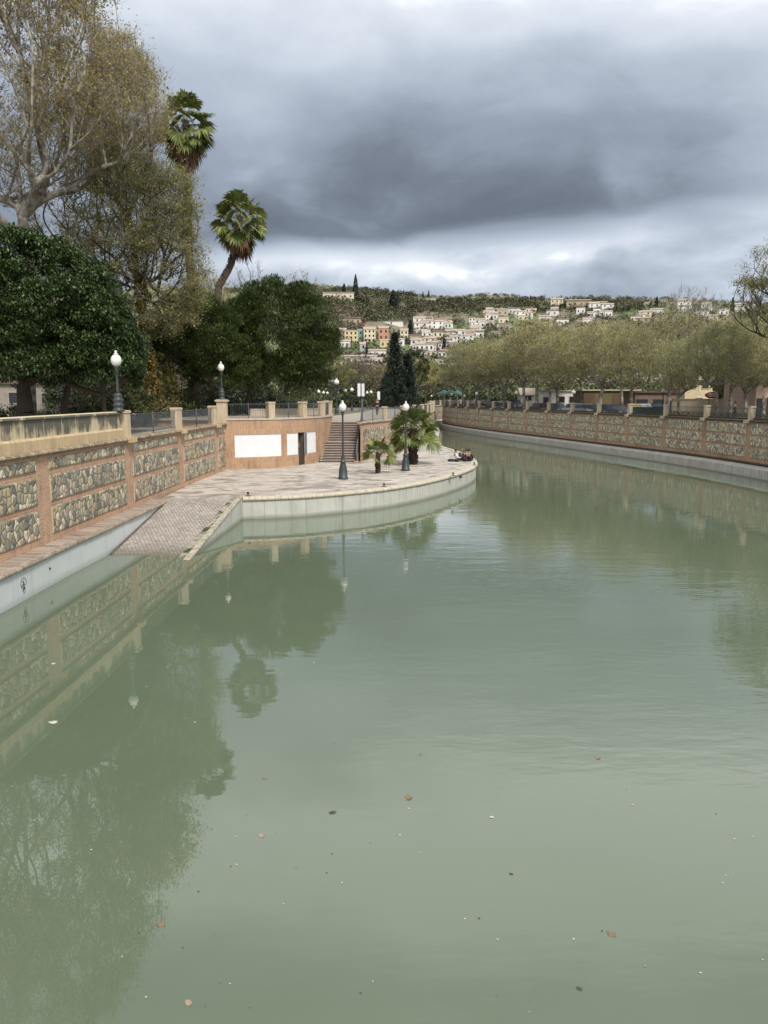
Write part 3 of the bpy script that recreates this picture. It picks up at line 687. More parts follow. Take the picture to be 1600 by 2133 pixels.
for i in range(N):
    ya, yb = 22 + (36.33 - 22) * i / N, 22 + (36.33 - 22) * (i + 1) / N - 0.012
    mb.cur = 1; C_ = [(rx_(y) + o, y, rz_(y) + z) for y in (ya, yb) for o, z in ((-0.52, 0.015), (-0.50, 0.05), (-0.22, 0.06), (-0.22, 0.0))]; mb.quad([C_[1], C_[2], C_[6], C_[5]]); mb.quad([C_[0], C_[1], C_[5], C_[4]]); mb.cur = 0
    A = [(rx_(y) + o, y, rz_(y) + z) for y in (ya, yb) for o, z in ((-0.22, -0.02), (-0.22, 0.09), (0.03, 0.10), (0.03, 0.02))]
    mb.quad([A[1], A[2], A[6], A[5]]); mb.quad([A[2], A[3], A[7], A[6]]); mb.quad([A[0], A[1], A[5], A[4]]); mb.quad([A[0], A[3], A[2], A[1]]); mb.quad([A[4], A[5], A[6], A[7]])
mb.build('kerb_stone', [mat('stained_kerb_stone', fn=sandstone_fn((0.55, 0.50, 0.40), (0.42, 0.37, 0.28), (0.06, 0.065, 0.025), 0.8, 0, False)), M_moss], rk)
dk = MB()
for i in range(16):
    ya, yb = 28 + 8 * i / 16, 28 + 8 * (i + 1) / 16 - 0.02
    dk.quad([(x0 + .0, ya, rz_(ya) + .03), (x0 + 0.10, ya, rz_(ya) + .03), (x0 + 0.10, yb, rz_(yb) + .03), (x0 + .0, yb, rz_(yb) + .03)])
    dk.quad([(x0 + 0.10, ya, rz_(ya) + .03), (x0 + 0.10, ya, rz_(ya) - .05), (x0 + 0.10, yb, rz_(yb) - .05), (x0 + 0.10, yb, rz_(yb) + .03)])
tag(dk.build('ramp_gutter', mat('dark_gutter', (0.12, 0.085, 0.06), 0.9)), 'dark brick gutter strip between the cobbled ramp and the white wall', 'gutter')

# ---- kiosk: curved brick front under a terrace
ZT = 4.38
kk = thing('kiosk', 'curved orange-brick kiosk under the terrace, with white shutters and one opened beside a dark doorway', 'kiosk')
# openings by arc length: fixed by surveying the photograph's columns
def k_s(u, z=2.5):
    best = None
    for a in np.linspace(0, 9.5, 400):
        x, y = KIO.at(a); uu = 800 + 1600 * x / (y * CP - (z - EYE) * SP)
        if best is None or abs(uu - u) < best[0]: best = (abs(uu - u), a)
    return best[1]
o1, o2, d1, d2, o4 = k_s(489), k_s(587), k_s(622), k_s(634), k_s(659)
o3 = k_s(598)
kz0, kz1 = 1.82, 3.33
mb = MB()
def kface(t0, t1, z0, z1):
    if t1 > t0: sweep(mb, KIO, t0, t1, [(0, z0), (0, z1)], 0.5, False)
kface(0, KIO.L, ZP - 0.1, kz0 - 0.0) if False else None
kface(0, d1, ZP - 0.1, kz0); kface(d2, KIO.L, ZP - 0.1, kz0)
kface(0, o1, kz0, kz1); kface(o2, o3, kz0, kz1); kface(o4, KIO.L, kz0, kz1); kface(0, KIO.L, kz1, ZT - 0.10)
mb.build('brick_wall', M_kbrick, kk)
mb = MB()
for a, b in ((o1, o2), (o3, d1), (d2, o4)):   # reveals
    for t in (a, b):
        p, q = KIO.at(t, 0), KIO.at(t, -0.12); mb.quad([(p[0], p[1], kz0), (q[0], q[1], kz0), (q[0], q[1], kz1), (p[0], p[1], kz1)], [(0, 0), (.1, 0), (.1, 1.5), (0, 1.5)])
    sweep(mb, KIO, a, b, [(-0.12, kz0), (0, kz0)], 0.5, False); sweep(mb, KIO, a, b, [(0, kz1), (-0.12, kz1)], 0.5, False)
mb.build('window_reveal', M_kbrick, kk)
mb = MB(); sweep(mb, KIO, o1, o2, [(-0.05, kz0), (-0.05, kz1)], 0.5, False); mb.build('shutter', M_white, kk)
mb = MB(); sweep(mb, KIO, o3, d1, [(-0.05, kz0), (-0.05, kz1)], 0.5, False); mb.build('shutter', M_white, kk)
mb = MB(); sweep(mb, KIO, d2, o4, [(-0.05, kz0), (-0.05, kz1)], 0.5, False)
mb.build('shutter', M_white, kk)
p = KIO.at(d2, 0.02); q = KIO.at(d1, 0.75)
mb = MB(); dv = Vector((p[0] + 0.25 - 0.0, p[1] - 0.62, 0)); mb.quad([(p[0], p[1], kz0 - 0.02), (dv.x, dv.y, kz0 - 0.02), (dv.x, dv.y, kz1), (p[0], p[1], kz1)]); mb.quad([(p[0] + 0.04, p[1], kz0 - 0.02), (dv.x + 0.04, dv.y, kz0 - 0.02), (dv.x + 0.04, dv.y, kz1), (p[0] + 0.04, p[1], kz1)][::-1])
mb.quad([(dv.x, dv.y, kz0 - .02), (dv.x + .04, dv.y, kz0 - .02), (dv.x + .04, dv.y, kz1), (dv.x, dv.y, kz1)])
o = mb.build('opened_shutter', M_white, kk); o['label'] = 'white shutter leaf swung open'
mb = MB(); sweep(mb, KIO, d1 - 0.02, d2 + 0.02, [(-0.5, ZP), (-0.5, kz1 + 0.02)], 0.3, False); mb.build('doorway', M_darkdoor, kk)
mb = MB()
for t in (d1, d2):
    p, q = KIO.at(t, 0), KIO.at(t, -0.52); mb.quad([(p[0], p[1], ZP), (q[0], q[1], ZP), (q[0], q[1], kz1), (p[0], p[1], kz1)])
sweep(mb, KIO, d1, d2, [(0, kz1), (-0.5, kz1)], 0.5, False)
mb.build('door_reveal', M_riser, kk)
pdo = KIO.at((d1 + d2) / 2, -0.30); mb = MB(); mb.box((pdo[0], pdo[1], 2.45), (0.14, 0.2, 0.3)); mb.build('shelf_box', M_pale, kk)
# terrace slab
ter = [KIO.at(a, 0.06) for a in KIO.a]
ter += [(-4.15, 64), (-10, 68), (-24, 68), (-24, 50.7), (-10.9, 50.7)]
ts = thing('terrace_slab', 'pale stone terrace slab on the roof of the brick kiosk', 'terrace'); mb = MB(); mb.prism(ter, ZT - 0.10, ZT); mb.build('slab', M_pale, ts)
mb = MB(); t_ = [(-4.35, 61.4), (-4.35, 63.8), (-10.05, 67.8), (-23.8, 67.8), (-23.8, 50.8), (-10.9, 50.8)]
mb.prism([(-10.7, 50.9)] + [KIO.at(a, -0.25) for a in KIO.a[2:]] + t_[1:-1], ZG - 0.05, ZT - 0.102); mb.build('slab_edge', M_kbrick, ts)
# terrace railing with posts
tr = thing('railing', 'grey iron railing with sandstone posts along the terrace edge above the kiosk', 'railing')
def k_u(u): 
    best = None
    for a in np.linspace(0, KIO.L, 400):
        x, y = KIO.at(a, -0.2); uu = 800 + 1600 * x / (y * CP - (5.2 - EYE) * SP)
        if best is None or abs(uu - u) < best[0]: best = (abs(uu - u), a)
    return best[1]
tp = [0.0, k_u(563), k_u(630), k_u(670), KIO.L - 0.3]
for s in tp[1:]:
    x, y = KIO.at(s, -0.2); mb = MB(); stone_post(mb, x, y, ZT, 5.47, 0.46, KIO.ang(s)); mb.build('post', M_post, tr, 0.012)
for a, b in zip(tp, tp[1:]): rail_panel(KIO, a + 0.28, b - 0.26, ZT, 5.35, tr, -0.2, 0.12)
xp, yp = -10.62, 50.85
pil = thing('gate_pillar', 'tall square sandstone pillar at the corner of wall and terrace, carrying a globe lamp', 'pillar', (xp, yp, 0)); mb = MB()
mb.box((0, 0, (ZC + 5.5) / 2), (0.62, 0.62, 5.5 - ZC)); mb.build('shaft', M_post, pil, 0.015)
mb = MB(); mb.box((0, 0, 5.54), (0.80, 0.80, 0.10)); mb.box((0, 0, 5.61), (0.66, 0.66, 0.04)); mb.build('cap', M_post, pil, 0.01)
# round bench wall on the terrace and the railing behind it
cb = thing('curved_bench', 'long low white curved stone bench on the terrace behind the railing', 'bench'); mb = MB()
cpath = Path(catmull([(-10.0, 58), (-8, 59.4), (-5.9, 60.0), (-4.9, 60.2)]), 1); sweep(mb, cpath, 0, cpath.L, [(-0.4, ZT), (0, ZT), (0, ZT + 0.42), (0.04, ZT + 0.44), (0.04, ZT + 0.52), (-0.44, ZT + 0.52), (-0.44, ZT)], 1); mb.build('seat', M_pale, cb)
tb = thing('railing', 'second iron railing with sandstone posts at the rear of the terrace', 'railing'); bp_ = Path([(-24, 67), (-10, 67), (-4.6, 63.4)], 1)
for s in (6, 10.5, 15, 18, bp_.L - 0.2):
    x, y = bp_.at(s); mb = MB(); stone_post(mb, x, y, ZT, 5.5, 0.42, 0); mb.build('post', M_post, tb)
for a, b in ((6, 10.5), (10.5, 15), (15, 18), (18, bp_.L - 0.2)): rail_panel(bp_, a + 0.2, b - 0.2, ZT, 5.4, tb, 0, 0.13)

# ---- stairs from the quay up to the promenade
st = thing('staircase', 'wide stone staircase with a middle landing climbing from the quay to the promenade', 'stairs')
sL0, sR0, sL1, sR1 = -4.72, -2.02, -4.2, -1.75
ys0 = 56.2; N1 = 8; rise = (ZG - ZP) / 16; run = 0.245
treads, risers = MB(), MB(); y = ys0; z = ZP
for i in range(16):
    if i == 8:
        pass
    f = (y - ys0) / 4.7; xl = sL0 + (sL1 - sL0) * f; xr = sR0 + (sR1 - sR0) * f; d = run if i != 7 else run + 0.75
    risers.quad([(xl, y, z), (xr, y, z), (xr, y, z + rise - 0.045), (xl, y, z + rise - 0.045)], [(xl, z), (xr, z), (xr, z + rise), (xl, z + rise)])
    treads.box(((xl + xr) / 2, y + d / 2 - 0.02, z + rise - 0.022), (xr - xl, d + 0.045, 0.044))
    y += d; z += rise
treads.build('tread', M_step, st); risers.build('riser', M_riser, st)
mb = MB(); mb.box(((sL1 + sR1) / 2, y + 0.3, ZG + 0.03), (2.6, 0.6, 0.06)); mb.build('landing_edge', M_pale, st)
sr = thing('stair_railing', 'dark grey iron handrail with bars down the right side of the staircase', 'railing')
mb = MB(); A = Vector((-1.72, 61.0, ZG)); B = Vector((-2.02, 56.1, ZP))
for i in range(70):
    f = i / 69; p = A.lerp(B, f); mb.tube(p, p + Vector((0, 0, 1.0)), 0.03 if i % 9 else 0.05, n=5)
for h in (1.0, 0.12): mb.tube(A + Vector((0, 0, h)), B + Vector((0, 0, h)), 0.03, n=6)
mb.tube(A, A + Vector((0, 0, 1.75)), 0.05, n=6); mb.tube(A + Vector((0, -2.5, -0.6)), A + Vector((0, -2.5, 1.0)), 0.035)
for i in range(12): p = A + Vector((0, -0.1 * i + 0.2, 0.9)); mb.tube(p, p + Vector((0, 0, 0.85 - 0.05 * i)), 0.014, n=4)
mb.build('bars', mat('blue_grey_rail', (0.11, 0.125, 0.14), 0.5), sr)
mb = MB(); mb.quad([(B.x + .03, B.y - .3, ZP), (B.x + .03, B.y - .1, ZP + 0.25), (A.x + .03, A.y, ZG + 0.1), (A.x + 0.03, A.y, ZP)][::-1], [(0, 0), (0.2, .2), (5, 3), (5, 0)]); mb.box((-2.0, 55.9, ZP + 0.06), (0.3, 0.4, 0.12))
mb.build('stringer', M_brick, sr)
for i in range(10):
    f = i / 9; p = Vector((-4.62 + 0.2 * f, 56.2 + 2.2 * f, ZP + 0.14 + 1.32 * f)); mb = MB(); mb.box(tuple(p), (0.12, 0.14, 0.07)); mb.build('nosing', M_pale, st)
# mooring cleats and pigeons would be single dark specks along the coping
cl = None
for i, (u, vv) in enumerate(((517, 1032), (800, 1013), (944, 990), (988, 968), (627, 1030), (700, 1026))):
    if i < 4:
        d = ray(u, vv); t = (ZP + 0.06 - EYE) / d.z; lo = (d.x * t, d.y * t, ZP + 0.035)
        if cl is None:
            cl = thing('mooring_bollard', '', 'bollard', lo, 0, 'small bollards on the quay coping'); mb = MB(); mb.lathe([(0.06, 0), (0.06, 0.02), (0.035, 0.04), (0.04, 0.12), (0.085, 0.15), (0.085, 0.18), (0.03, 0.2), (0, 0.2)], 10); mb.build('bollard_head', M_iron, cl); mb = MB(); mb.box((0, 0, 0.01), (0.26, 0.2, 0.02)); mb.build('base_plate', M_iron, cl); c = cl
        else: c = dup(cl, lo)
        c['label'] = ['small dark bollard on the quay coping by the top of the ramp', 'small dark bollard on the quay coping in front of the lamp with the big palm', 'small dark bollard on the coping nearest before the seated group', 'small dark bollard on the coping at the rounded tip of the quay'][i]
mb = MB(); q = Pe.at(17.6, 0.0); mb.tube((q[0] - .05, q[1] + .05, 0.78), (q[0] + 0.1, q[1] - 0.1, 0.78), 0.07, n=10); tag(mb.build('drain_outlet', mat('black_hole'), qy))
# ------------------------------------------------------------------ lamps
def lamp_parts(root, H, slim=True, rings=True, R_=0.24):
    """H: height of the globe's centre"""
    mb = MB()
    if slim: mb.lathe([(0.30, 0), (0.30, 0.10), (0.26, 0.14), (0.24, 0.55), (0.17, 0.85), (0.15, 0.95), (0.19, 1.0), (0.19, 1.05), (0.12, 1.1), (0.10, 1.25), (0.13, 1.30), (0.0, 1.32)], 14); zb = 1.3
    elif rings: mb.lathe([(0.24, 0), (0.24, 0.08), (0.18, 0.12), (0.17, 0.2), (0.22, 0.24), (0.22, 0.30), (0.16, 0.36), (0.21, 0.44), (0.21, 0.52), (0.14, 0.58), (0.17, 0.64), (0.16, 0.70), (0.08, 0.76), (0.0, 0.78)], 16); zb = 0.75
    mb.build('base', M_iron, root)
    mb = MB(); zt = H - R_ - 0.12
    mb.lathe([(0.075, zb - 0.02), (0.065, zb + 0.1), (0.055, (zb + zt) / 2), (0.05, zt - 0.12), (0.085, zt - 0.08), (0.06, zt - 0.02), (0.11, zt + 0.05), (0.12, zt + 0.12), (0.0, zt + 0.13)], 10); mb.build('post', M_iron, root)
    mb = MB(); pr = [(R_ * math.sin(t) * (1 if t > 1.2 else 1), H - R_ * 1.15 * math.cos(t)) for t in np.linspace(0.45, math.pi - 0.28, 12)]
    mb.lathe([(0.0, pr[0][1])] + pr + [(0.07, H + R_ * 1.2), (0.0, H + R_ * 1.22)], 18); mb.build('globe', M_globe, root)
    mb = MB(); z = H + R_ * 1.14; mb.lathe([(0.09, z), (0.09, z + 0.03), (0.035, z + 0.05), (0.06, z + 0.09), (0.045, z + 0.13), (0.0, z + 0.16)], 10); mb.build('finial', M_globe, root)
    return root
tall = thing('street_lamp', 'tall dark iron globe lamp on the quay, nearer one, left of the small palm', 'street lamp', (-2.39, 44.68, ZP), 0, 'globe lamps on the quay')
lamp_parts(tall, 4.15, True, R_=0.22)
dup(tall, (1.41, 49.95, ZP), 0, 'tall dark iron globe lamp on the quay in front of the big low palm', 0.985)
x, y = Lw.at(52.35, -0.34)
sh = thing('street_lamp', 'short globe lamp with ringed base on the end post of the solid stone parapet', 'street lamp', (x_at(247, 32.0), 32.0, 5.215), 0, 'short globe lamps on pillars')
lamp_parts(sh, 2.08, False, R_=0.215)
dup(sh, (xp, yp, 5.63), 0, 'short globe lamp on the tall corner pillar before the pine', 0.99)
# lamps of the two promenades, surveyed from the photograph: (u, v of globe, distance, ground z, label)
far = [(689, 790, 78, ZG, 'tallest distant globe lamp beside the terrace corner, left one of the pair'), (701, 796, 86, ZG, 'slightly lower globe lamp, right one of the pair by the terrace corner'),
       (645, 812, 92, ZG, 'globe lamp on the promenade at the right foot of the pine'), (664, 816, 102, ZG, 'globe lamp next after the one at the foot of the pine'), (674, 818, 110, ZG, 'globe lamp in the middle of the small row right of the pine'),
       (682, 819, 120, ZG, 'smallest globe lamp just left of the tall pair'), (720, 814, 116, ZG, 'globe lamp right of the tall pair on the promenade'), (733, 812, 108, ZG, 'globe lamp just left of the white banners'),
       (765, 818, 125, ZG, 'tiny globe lamp just right of the white banners'), (773, 817, 120, ZG, 'globe lamp between the two groups of banners'), (799, 822, 150, ZG, 'tiny globe lamp left of the blue-green conifers'),
       (831, 823, 160, ZG, 'tiny globe lamp at the foot of the blue-green conifers'), (866, 824, 160, ZG, 'tiny globe lamp behind the big low palm'), (899, 825, 165, ZG, 'tiny globe lamp just left of the green awnings'),
       (589, 816, 84, ZG, 'globe lamp in the dark under the pine, left one'), (600, 817, 88, ZG, 'globe lamp in the dark under the pine, right one'),
       (941, 821, 140, ZR, 'globe lamp among the green awnings at the far end of the right bank'), (968, 825, 132, ZR, 'second globe lamp from the far end of the right bank'), (993, 820, 122, ZR, 'third globe lamp from the far end of the right bank'),
       (1076, 818, 105, ZR, 'globe lamp left of the small beige street building'), (1195, 817, 90, ZR, 'globe lamp before the white building on the right bank'), (1382, 813, 75, ZR, 'biggest globe lamp on the right bank, beside the recycling bins')]
fl = None
for u, v_, y, gz, lab in far:
    p = at_y(u, v_, y); h = p.z - gz
    if fl is None:
        fl = thing('street_lamp', lab, 'street lamp', (p.x, y, gz), 0, 'globe lamps along the promenades'); lamp_parts(fl, 3.6, False, R_=0.26); fl.scale = (1, 1, h / 3.6); o = fl
    else: o = dup(fl, (p.x, y, gz), 0, lab)
    k = max(0.8, min(1.15, h / 3.0)); o.scale = (k, k, h / 3.6)
# white banners on poles
bn = None
for i, (u, y) in enumerate(((748, 96), (756.5, 97), (789, 112), (757, 150))):
    if i == 3: break
    p = at_y(u, 830, y)
    lab = ['left one of two tall white banners on poles on the promenade', 'right one of two tall white banners on poles on the promenade', 'single small white banner right of the pair of banners'][i]
    if bn is None:
        bn = thing('banner', lab, 'banner', (p.x, y, ZG), 0.1, 'white banners on the promenade'); mb = MB(); mb.tube((0, 0, 0), (0, 0, 3.7), 0.03); mb.build('pole', M_rail, bn)
        mb = MB(); mb.box((0.0, -0.06, 2.75), (0.36, 0.025, 1.55)); mb.build('cloth', M_white, bn); o = bn
    else: o = dup(bn, (p.x, y, ZG), -0.1, lab)
    if i == 2: o.scale = (1.1, 1, 0.75)

# ------------------------------------------------------------------ street furniture, cars, bins, awnings on the right bank
def flatmat(name, c, r=0.6): return mat(name, c, r)
def car_proto(paint, name):
    root = thing('parked_car', '', 'car', (0, 0, 0), 0, 'cars parked along the right bank')
    prof = [(-2.1, 0.35), (-2.12, 0.62), (-2.0, 0.85), (-1.1, 0.95), (1.75, 0.98), (2.05, 0.88), (2.1, 0.6), (2.08, 0.35)]
    me = MB(); n = len(prof)
    def sec(y, ins): return [(x, y, z + (ins if z > 0.9 else 0)) for x, z in prof]
    for (ya, yb) in ((-0.86, -0.8), (-0.8, 0.8), (0.8, 0.86)):
        A = [(x * (0.985 if abs(ya) > .81 else 1), ya, z) for x, z in prof]; B = [(x * (0.985 if abs(yb) > .81 else 1), yb, z) for x, z in prof]
        for k in range(n): me.quad([A[k], B[k], B[(k + 1) % n], A[(k + 1) % n]])
    me.quad([(x * .985, -0.86, z) for x, z in prof][::-1]); me.quad([(x * .985, 0.86, z) for x, z in prof])
    roof = [(-1.05, 0.95), (-0.35, 1.42), (1.0, 1.45), (1.65, 0.97)]
    R2 = [(x * 0.93 if z > 1 else x, z) for x, z in roof]
    me.box((0.33, 0, 1.435), (1.35, 1.3, 0.05))
    body = me.build('body', paint, root, 0.03)
    gl = MB(); ya, yb = 0.80, 0.66
    A = [(x, -(ya if z < 1 else yb), z - (0.03 if z > 1.3 else 0)) for x, z in roof]; B = [(x, -q[1], q[2]) for (x, z), q in zip(roof, A)]
    gl.quad(A); gl.quad(B[::-1])
    for k in range(3): gl.quad([A[k], A[k + 1], B[k + 1], B[k]][::-1])
    gl.build('windows', M_glass, root)
    for sx in (-1.3, 1.35):
        for sy in (-1, 1):
            w_ = MB(); w_.tube((sx, sy * 0.68, 0.32), (sx, sy * 0.88, 0.32), 0.32, n=16); t_ = w_.build('wheel', mat('tyre_rubber', (0.02, 0.02, 0.02), 0.9), root)
            w_ = MB(); w_.tube((sx, sy * 0.80, 0.32), (sx, sy * 0.89, 0.32), 0.19, n=12); w_.build('rim', mat('alloy', (0.4, 0.4, 0.42), 0.4, metal=0.6), t_)
    for sy in (-0.6, 0.6):
        h = MB(); h.box((-2.09, sy, 0.68), (0.06, 0.32, 0.13)); h.build('headlight', mat('headlight_glass', (0.7, 0.7, 0.68), 0.2), root)
        h = MB(); h.box((2.06, sy, 0.75), (0.06, 0.25, 0.16)); h.build('tail_light', mat('red_lens', (0.35, 0.02, 0.02), 0.3), root)
    return root
protos = {}
cars = [(1222, 848, 88, 'silver', (0.45, 0.46, 0.47), 'silver hatchback parked beside the brown gates on the right bank'), (1252, 849, 86, 'dark', (0.035, 0.045, 0.06), 'dark blue car parked just right of the silver hatchback'),
        (1285, 850, 84, 'grey', (0.09, 0.10, 0.11), 'dark grey car parked left of the yellow-lidded bin'), (1200, 848, 92, 'white', (0.75, 0.75, 0.74), 'white car parked left of the silver hatchback'),
        (1030, 842, 118, 'dark', None, 'dark car parked at the far end of the right bank street'), (1072, 836, 118, 'navy', (0.03, 0.04, 0.09), 'navy blue van-like car parked left of the small beige building'), (1128, 846, 100, 'maroon', (0.12, 0.03, 0.035), 'maroon car parked right of the small beige building'),
        (1160, 847, 98, 'dark', None, 'black car parked before the white building on the right bank')]
for u, v_, y, k, c, lab in cars:
    if k not in protos: o = car_proto(mat('car_paint_' + k, c, 0.25, spec=0.6), k); protos[k] = o
    else: o = copy_tree(protos[k])
    p = at_y(u, v_, y); o.location = (p.x, y, ZR + 0.004); o.rotation_euler = (0, 0, R(100)); o['label'] = lab
    if k == 'navy': o.scale = (1, 1, 1.25)
bins = [(1323, 'yellow', (0.50, 0.43, 0.18)), (1343, 'white', (0.7, 0.7, 0.68)), (1366, 'blue', (0.035, 0.065, 0.11))]
for u, cn, c in bins:
    y = 76; p = at_y(u, 850, y); b_ = thing('recycling_bin', {'yellow': 'recycling container with a yellow lid on the right bank street', 'white': 'recycling container with a white lid between the yellow-lidded and the blue ones', 'blue': 'dark blue recycling container left of the biggest right bank lamp'}[cn], 'bin', (p.x, y, ZR), R(-8), 'recycling containers')
    mb = MB(); mb.box((0, 0, 0.75), (1.05, 0.95, 1.1)); mb.build('body', mat('bin_green', (0.02, 0.05, 0.045), 0.5) if cn != 'blue' else mat('bin_blue', (0.03, 0.05, 0.08), 0.5), b_, 0.05)
    mb = MB(); mb.quad([(-.58, -.55, 1.3), (.58, -.55, 1.3), (.52, .1, 1.62), (-.52, .1, 1.62)]); mb.quad([(-.52, .1, 1.62), (.52, .1, 1.62), (.58, .55, 1.3), (-.58, .55, 1.3)]); mb.quad([(-.58, -.55, 1.3), (-.52, .1, 1.62), (-.58, .55, 1.3)]); mb.quad([(.58, .55, 1.3), (.52, .1, 1.62), (.58, -.55, 1.3)]); mb.build('lid', mat('bin_lid_' + cn, c, 0.4), b_)
    for sx in (-.4, .4):
        mb = MB(); mb.tube((sx - .04, 0, .1), (sx + .04, 0, .1), .1, n=10); mb.build('wheel', mat('tyre_rubber'), b_)
M_awn = mat('green_awning', (0.045, 0.12, 0.095), 0.6)
for i, (u, y, w_) in enumerate(((925, 150, 3.2), (939, 146, 3.0), (953, 150, 2.6))):
    p = at_y(u, 835, y); a_ = thing('parasol', ['green market parasol at the far left end of the right bank', 'middle green market parasol at the far end of the right bank', 'right green market parasol at the far end of the right bank'][i], 'parasol', (p.x, y, ZR), 0, 'green parasols')
    mb = MB(); mb.lathe([(w_ * .55, 2.6), (w_ * .5, 2.75), (0.08, 3.5), (0, 3.55)], 8); mb.build('canopy', M_awn, a_); mb = MB(); mb.tube((0, 0, 0), (0, 0, 3.4), .05); mb.build('pole', M_white, a_)

# buildings on the right bank street
def opening(mb_, x0, x1, z0, z1, y): mb_.quad([(x0, y, z0), (x1, y, z0), (x1, y, z1), (x0, y, z1)])
def block(name, lab, cat, u0, u1, vt, y, depth, wallm, roofm, wins=(), z0=ZR, roof_over=0.3, rz=0, group=None, flat=True):
    """a building front at distance y spanning u0..u1 in the photograph with its eaves at vt"""
    xa, xb = x_at(u0, y), x_at(u1, y); zt = z_at(vt, y); w_ = xb - xa
    root = thing(name, lab, cat, ((xa + xb) / 2, y, z0), rz, group); H = zt - z0
    mb = MB(); mb.box((0, depth / 2, H / 2), (w_, depth, H)); mb.build('wall', wallm, root)
    mb = MB()
    if flat: mb.box((0, depth / 2, H + 0.1), (w_ + roof_over * 2, depth + roof_over * 2, 0.2))
    else:
        a = w_ / 2 + roof_over; h = min(1.6, depth * .3)
        mb.quad([(-a, -roof_over, H), (a, -roof_over, H), (a, depth / 2, H + h), (-a, depth / 2, H + h)]); mb.quad([(a, depth + roof_over, H), (-a, depth + roof_over, H), (-a, depth / 2, H + h), (a, depth / 2, H + h)])
        mb.quad([(-a, -roof_over, H), (-a, depth / 2, H + h), (-a, depth + roof_over, H)]); mb.quad([(a, depth + roof_over, H), (a, depth / 2, H + h), (a, -roof_over, H)])
    mb.build('roof', roofm, root)
    for (fx, fz, ww, wh, kind) in wins:
        cx = (fx - 0.5) * w_
        m = {'w': M_glass, 'd': M_darkdoor, 'b': mat('brown_gate', (0.13, 0.075, 0.04), 0.7), 'g': mat('olive_fence_board', (0.16, 0.125, 0.06), 0.8), 'k': mat('black_gate', (0.02, 0.022, 0.025), 0.5)}[kind]
        mb = MB(); mb.box((cx, 0.0, fz + wh / 2), (ww, 0.08, wh)); o = mb.build({'w': 'window', 'd': 'door', 'b': 'gate', 'g': 'fence_board', 'k': 'gate'}[kind], m, root)
        if kind in 'wd':
            mb = MB()
            for a, b, c, d in ((cx, fz, ww + .12, .07), (cx, fz + wh, ww + .12, .07)): mb.box((a, -0.02, b), (c, .12, d))
            for sx in (-1, 1): mb.box((cx + sx * (ww / 2 + .03), -0.02, fz + wh / 2), (.06, .12, wh - 0.08))
            mb.build('frame', M_pale, o)
    return root
M_beige = mat('beige_render', (0.50, 0.40, 0.29), 0.85); M_wht = mat('white_render_house', (0.70, 0.68, 0.63), 0.85); M_rb = mat('brown_roofing', (0.16, 0.095, 0.065), 0.85)
M_pink = mat('rose_render', (0.52, 0.38, 0.30), 0.85); M_yel = mat('yellow_render', (0.62, 0.51, 0.32), 0.85)
block('street_building', 'small beige building with a pale roof and two brown windows on the right bank', 'building', 1086, 1114, 823, 128, 4, M_wht, mat('pale_roof', (0.42, 0.36, 0.28), 0.8), [(0.25, 1.6, 0.6, 0.8, 'w'), (0.6, 1.6, 0.6, 0.8, 'w')], flat=False)
block('street_building', 'white building glimpsed between trunks on the right bank', 'building', 1122, 1205, 815, 132, 6, M_wht, M_pale, [(0.2, 0, 1.2, 2.2, 'd'), (0.55, 1.2, 1.3, 1.1, 'w'), (0.85, 1.2, 1.2, 1.1, 'w')])
block('street_building', 'long low building with brown gates and olive boards behind the parked cars', 'building', 1215, 1330, 814, 118, 6, mat('olive_fence_board'), M_pale, [(0.1, 0, 1.7, 2.7, 'b'), (0.35, 0.1, 1.2, 2.4, 'g'), (0.62, 0.1, 1.6, 2.5, 'b'), (0.86, 0.2, 1.3, 2.2, 'g')])
block('street_building', 'reddish-brown low building with a banded parapet behind the recycling containers', 'building', 1322, 1420, 818, 108, 6, mat('red_brown_wall', (0.19, 0.13, 0.10), 0.8), M_rb, [(0.15, 0.0, 1.6, 1.9, 'k'), (0.5, 0.0, 1.5, 1.9, 'k'), (0.82, 0.2, 1.2, 1.6, 'w')])
block('street_building', 'yellow house seen through the leaves right of the recycling containers', 'building', 1425, 1500, 772, 112, 8, M_yel, M_rb, [(0.2, 3.4, 0.9, 1.3, 'w'), (0.55, 3.4, 0.9, 1.3, 'w'), (0.85, 3.4, 0.8, 1.3, 'w'), (0.4, 0.8, 1.0, 1.3, 'w')], flat=False)
block('street_building', 'tall rose-beige building with a black gate at the right edge', 'building', 1573, 1700, 752, 84, 8, M_pink, M_rb, [(0.09, 0, 1.0, 2.1, 'k'), (0.30, 0, 1.6, 2.2, 'k'), (0.2, 3.3, 0.8, 1.2, 'w'), (0.5, 3.3, 0.8, 1.2, 'w')], z0=ZR)
gw = thing('garden_wall', 'long cream garden wall before the dark hedge on the right bank', 'wall'); mb = MB(); mb.prism([(x_at(1400, 96), 96), (x_at(1572, 90), 90), (x_at(1572, 90), 90.3), (x_at(1400, 96), 96.3)], ZR, z_at(832, 93)); mb.build('wall_face', M_beige, gw)
mb = MB(); mb.prism([(x_at(1400, 96) - .05, 95.95), (x_at(1572, 90), 89.95), (x_at(1572, 90), 90.35), (x_at(1400, 96) - .05, 96.35)], z_at(832, 93), z_at(832, 93) + 0.08); mb.build('coping', M_pale, gw)
p = at_y(1485, 823, 92); sg = thing('shop_sign', 'red oval sign with white and yellow lettering bars above the cream garden wall', 'sign', (p.x, 92, ZR)); mb = MB(); mb.lathe([(0.95, 0), (0.95, 0.1), (0, 0.1)], 24); o = mb.build('sign_board', mat('sign_red', (0.34, 0.05, 0.05), 0.5), sg); o.rotation_euler = (math.pi / 2, 0, 0); o.scale = (1, 0.42, 1); o.location = (0, 0, p.z - ZR)
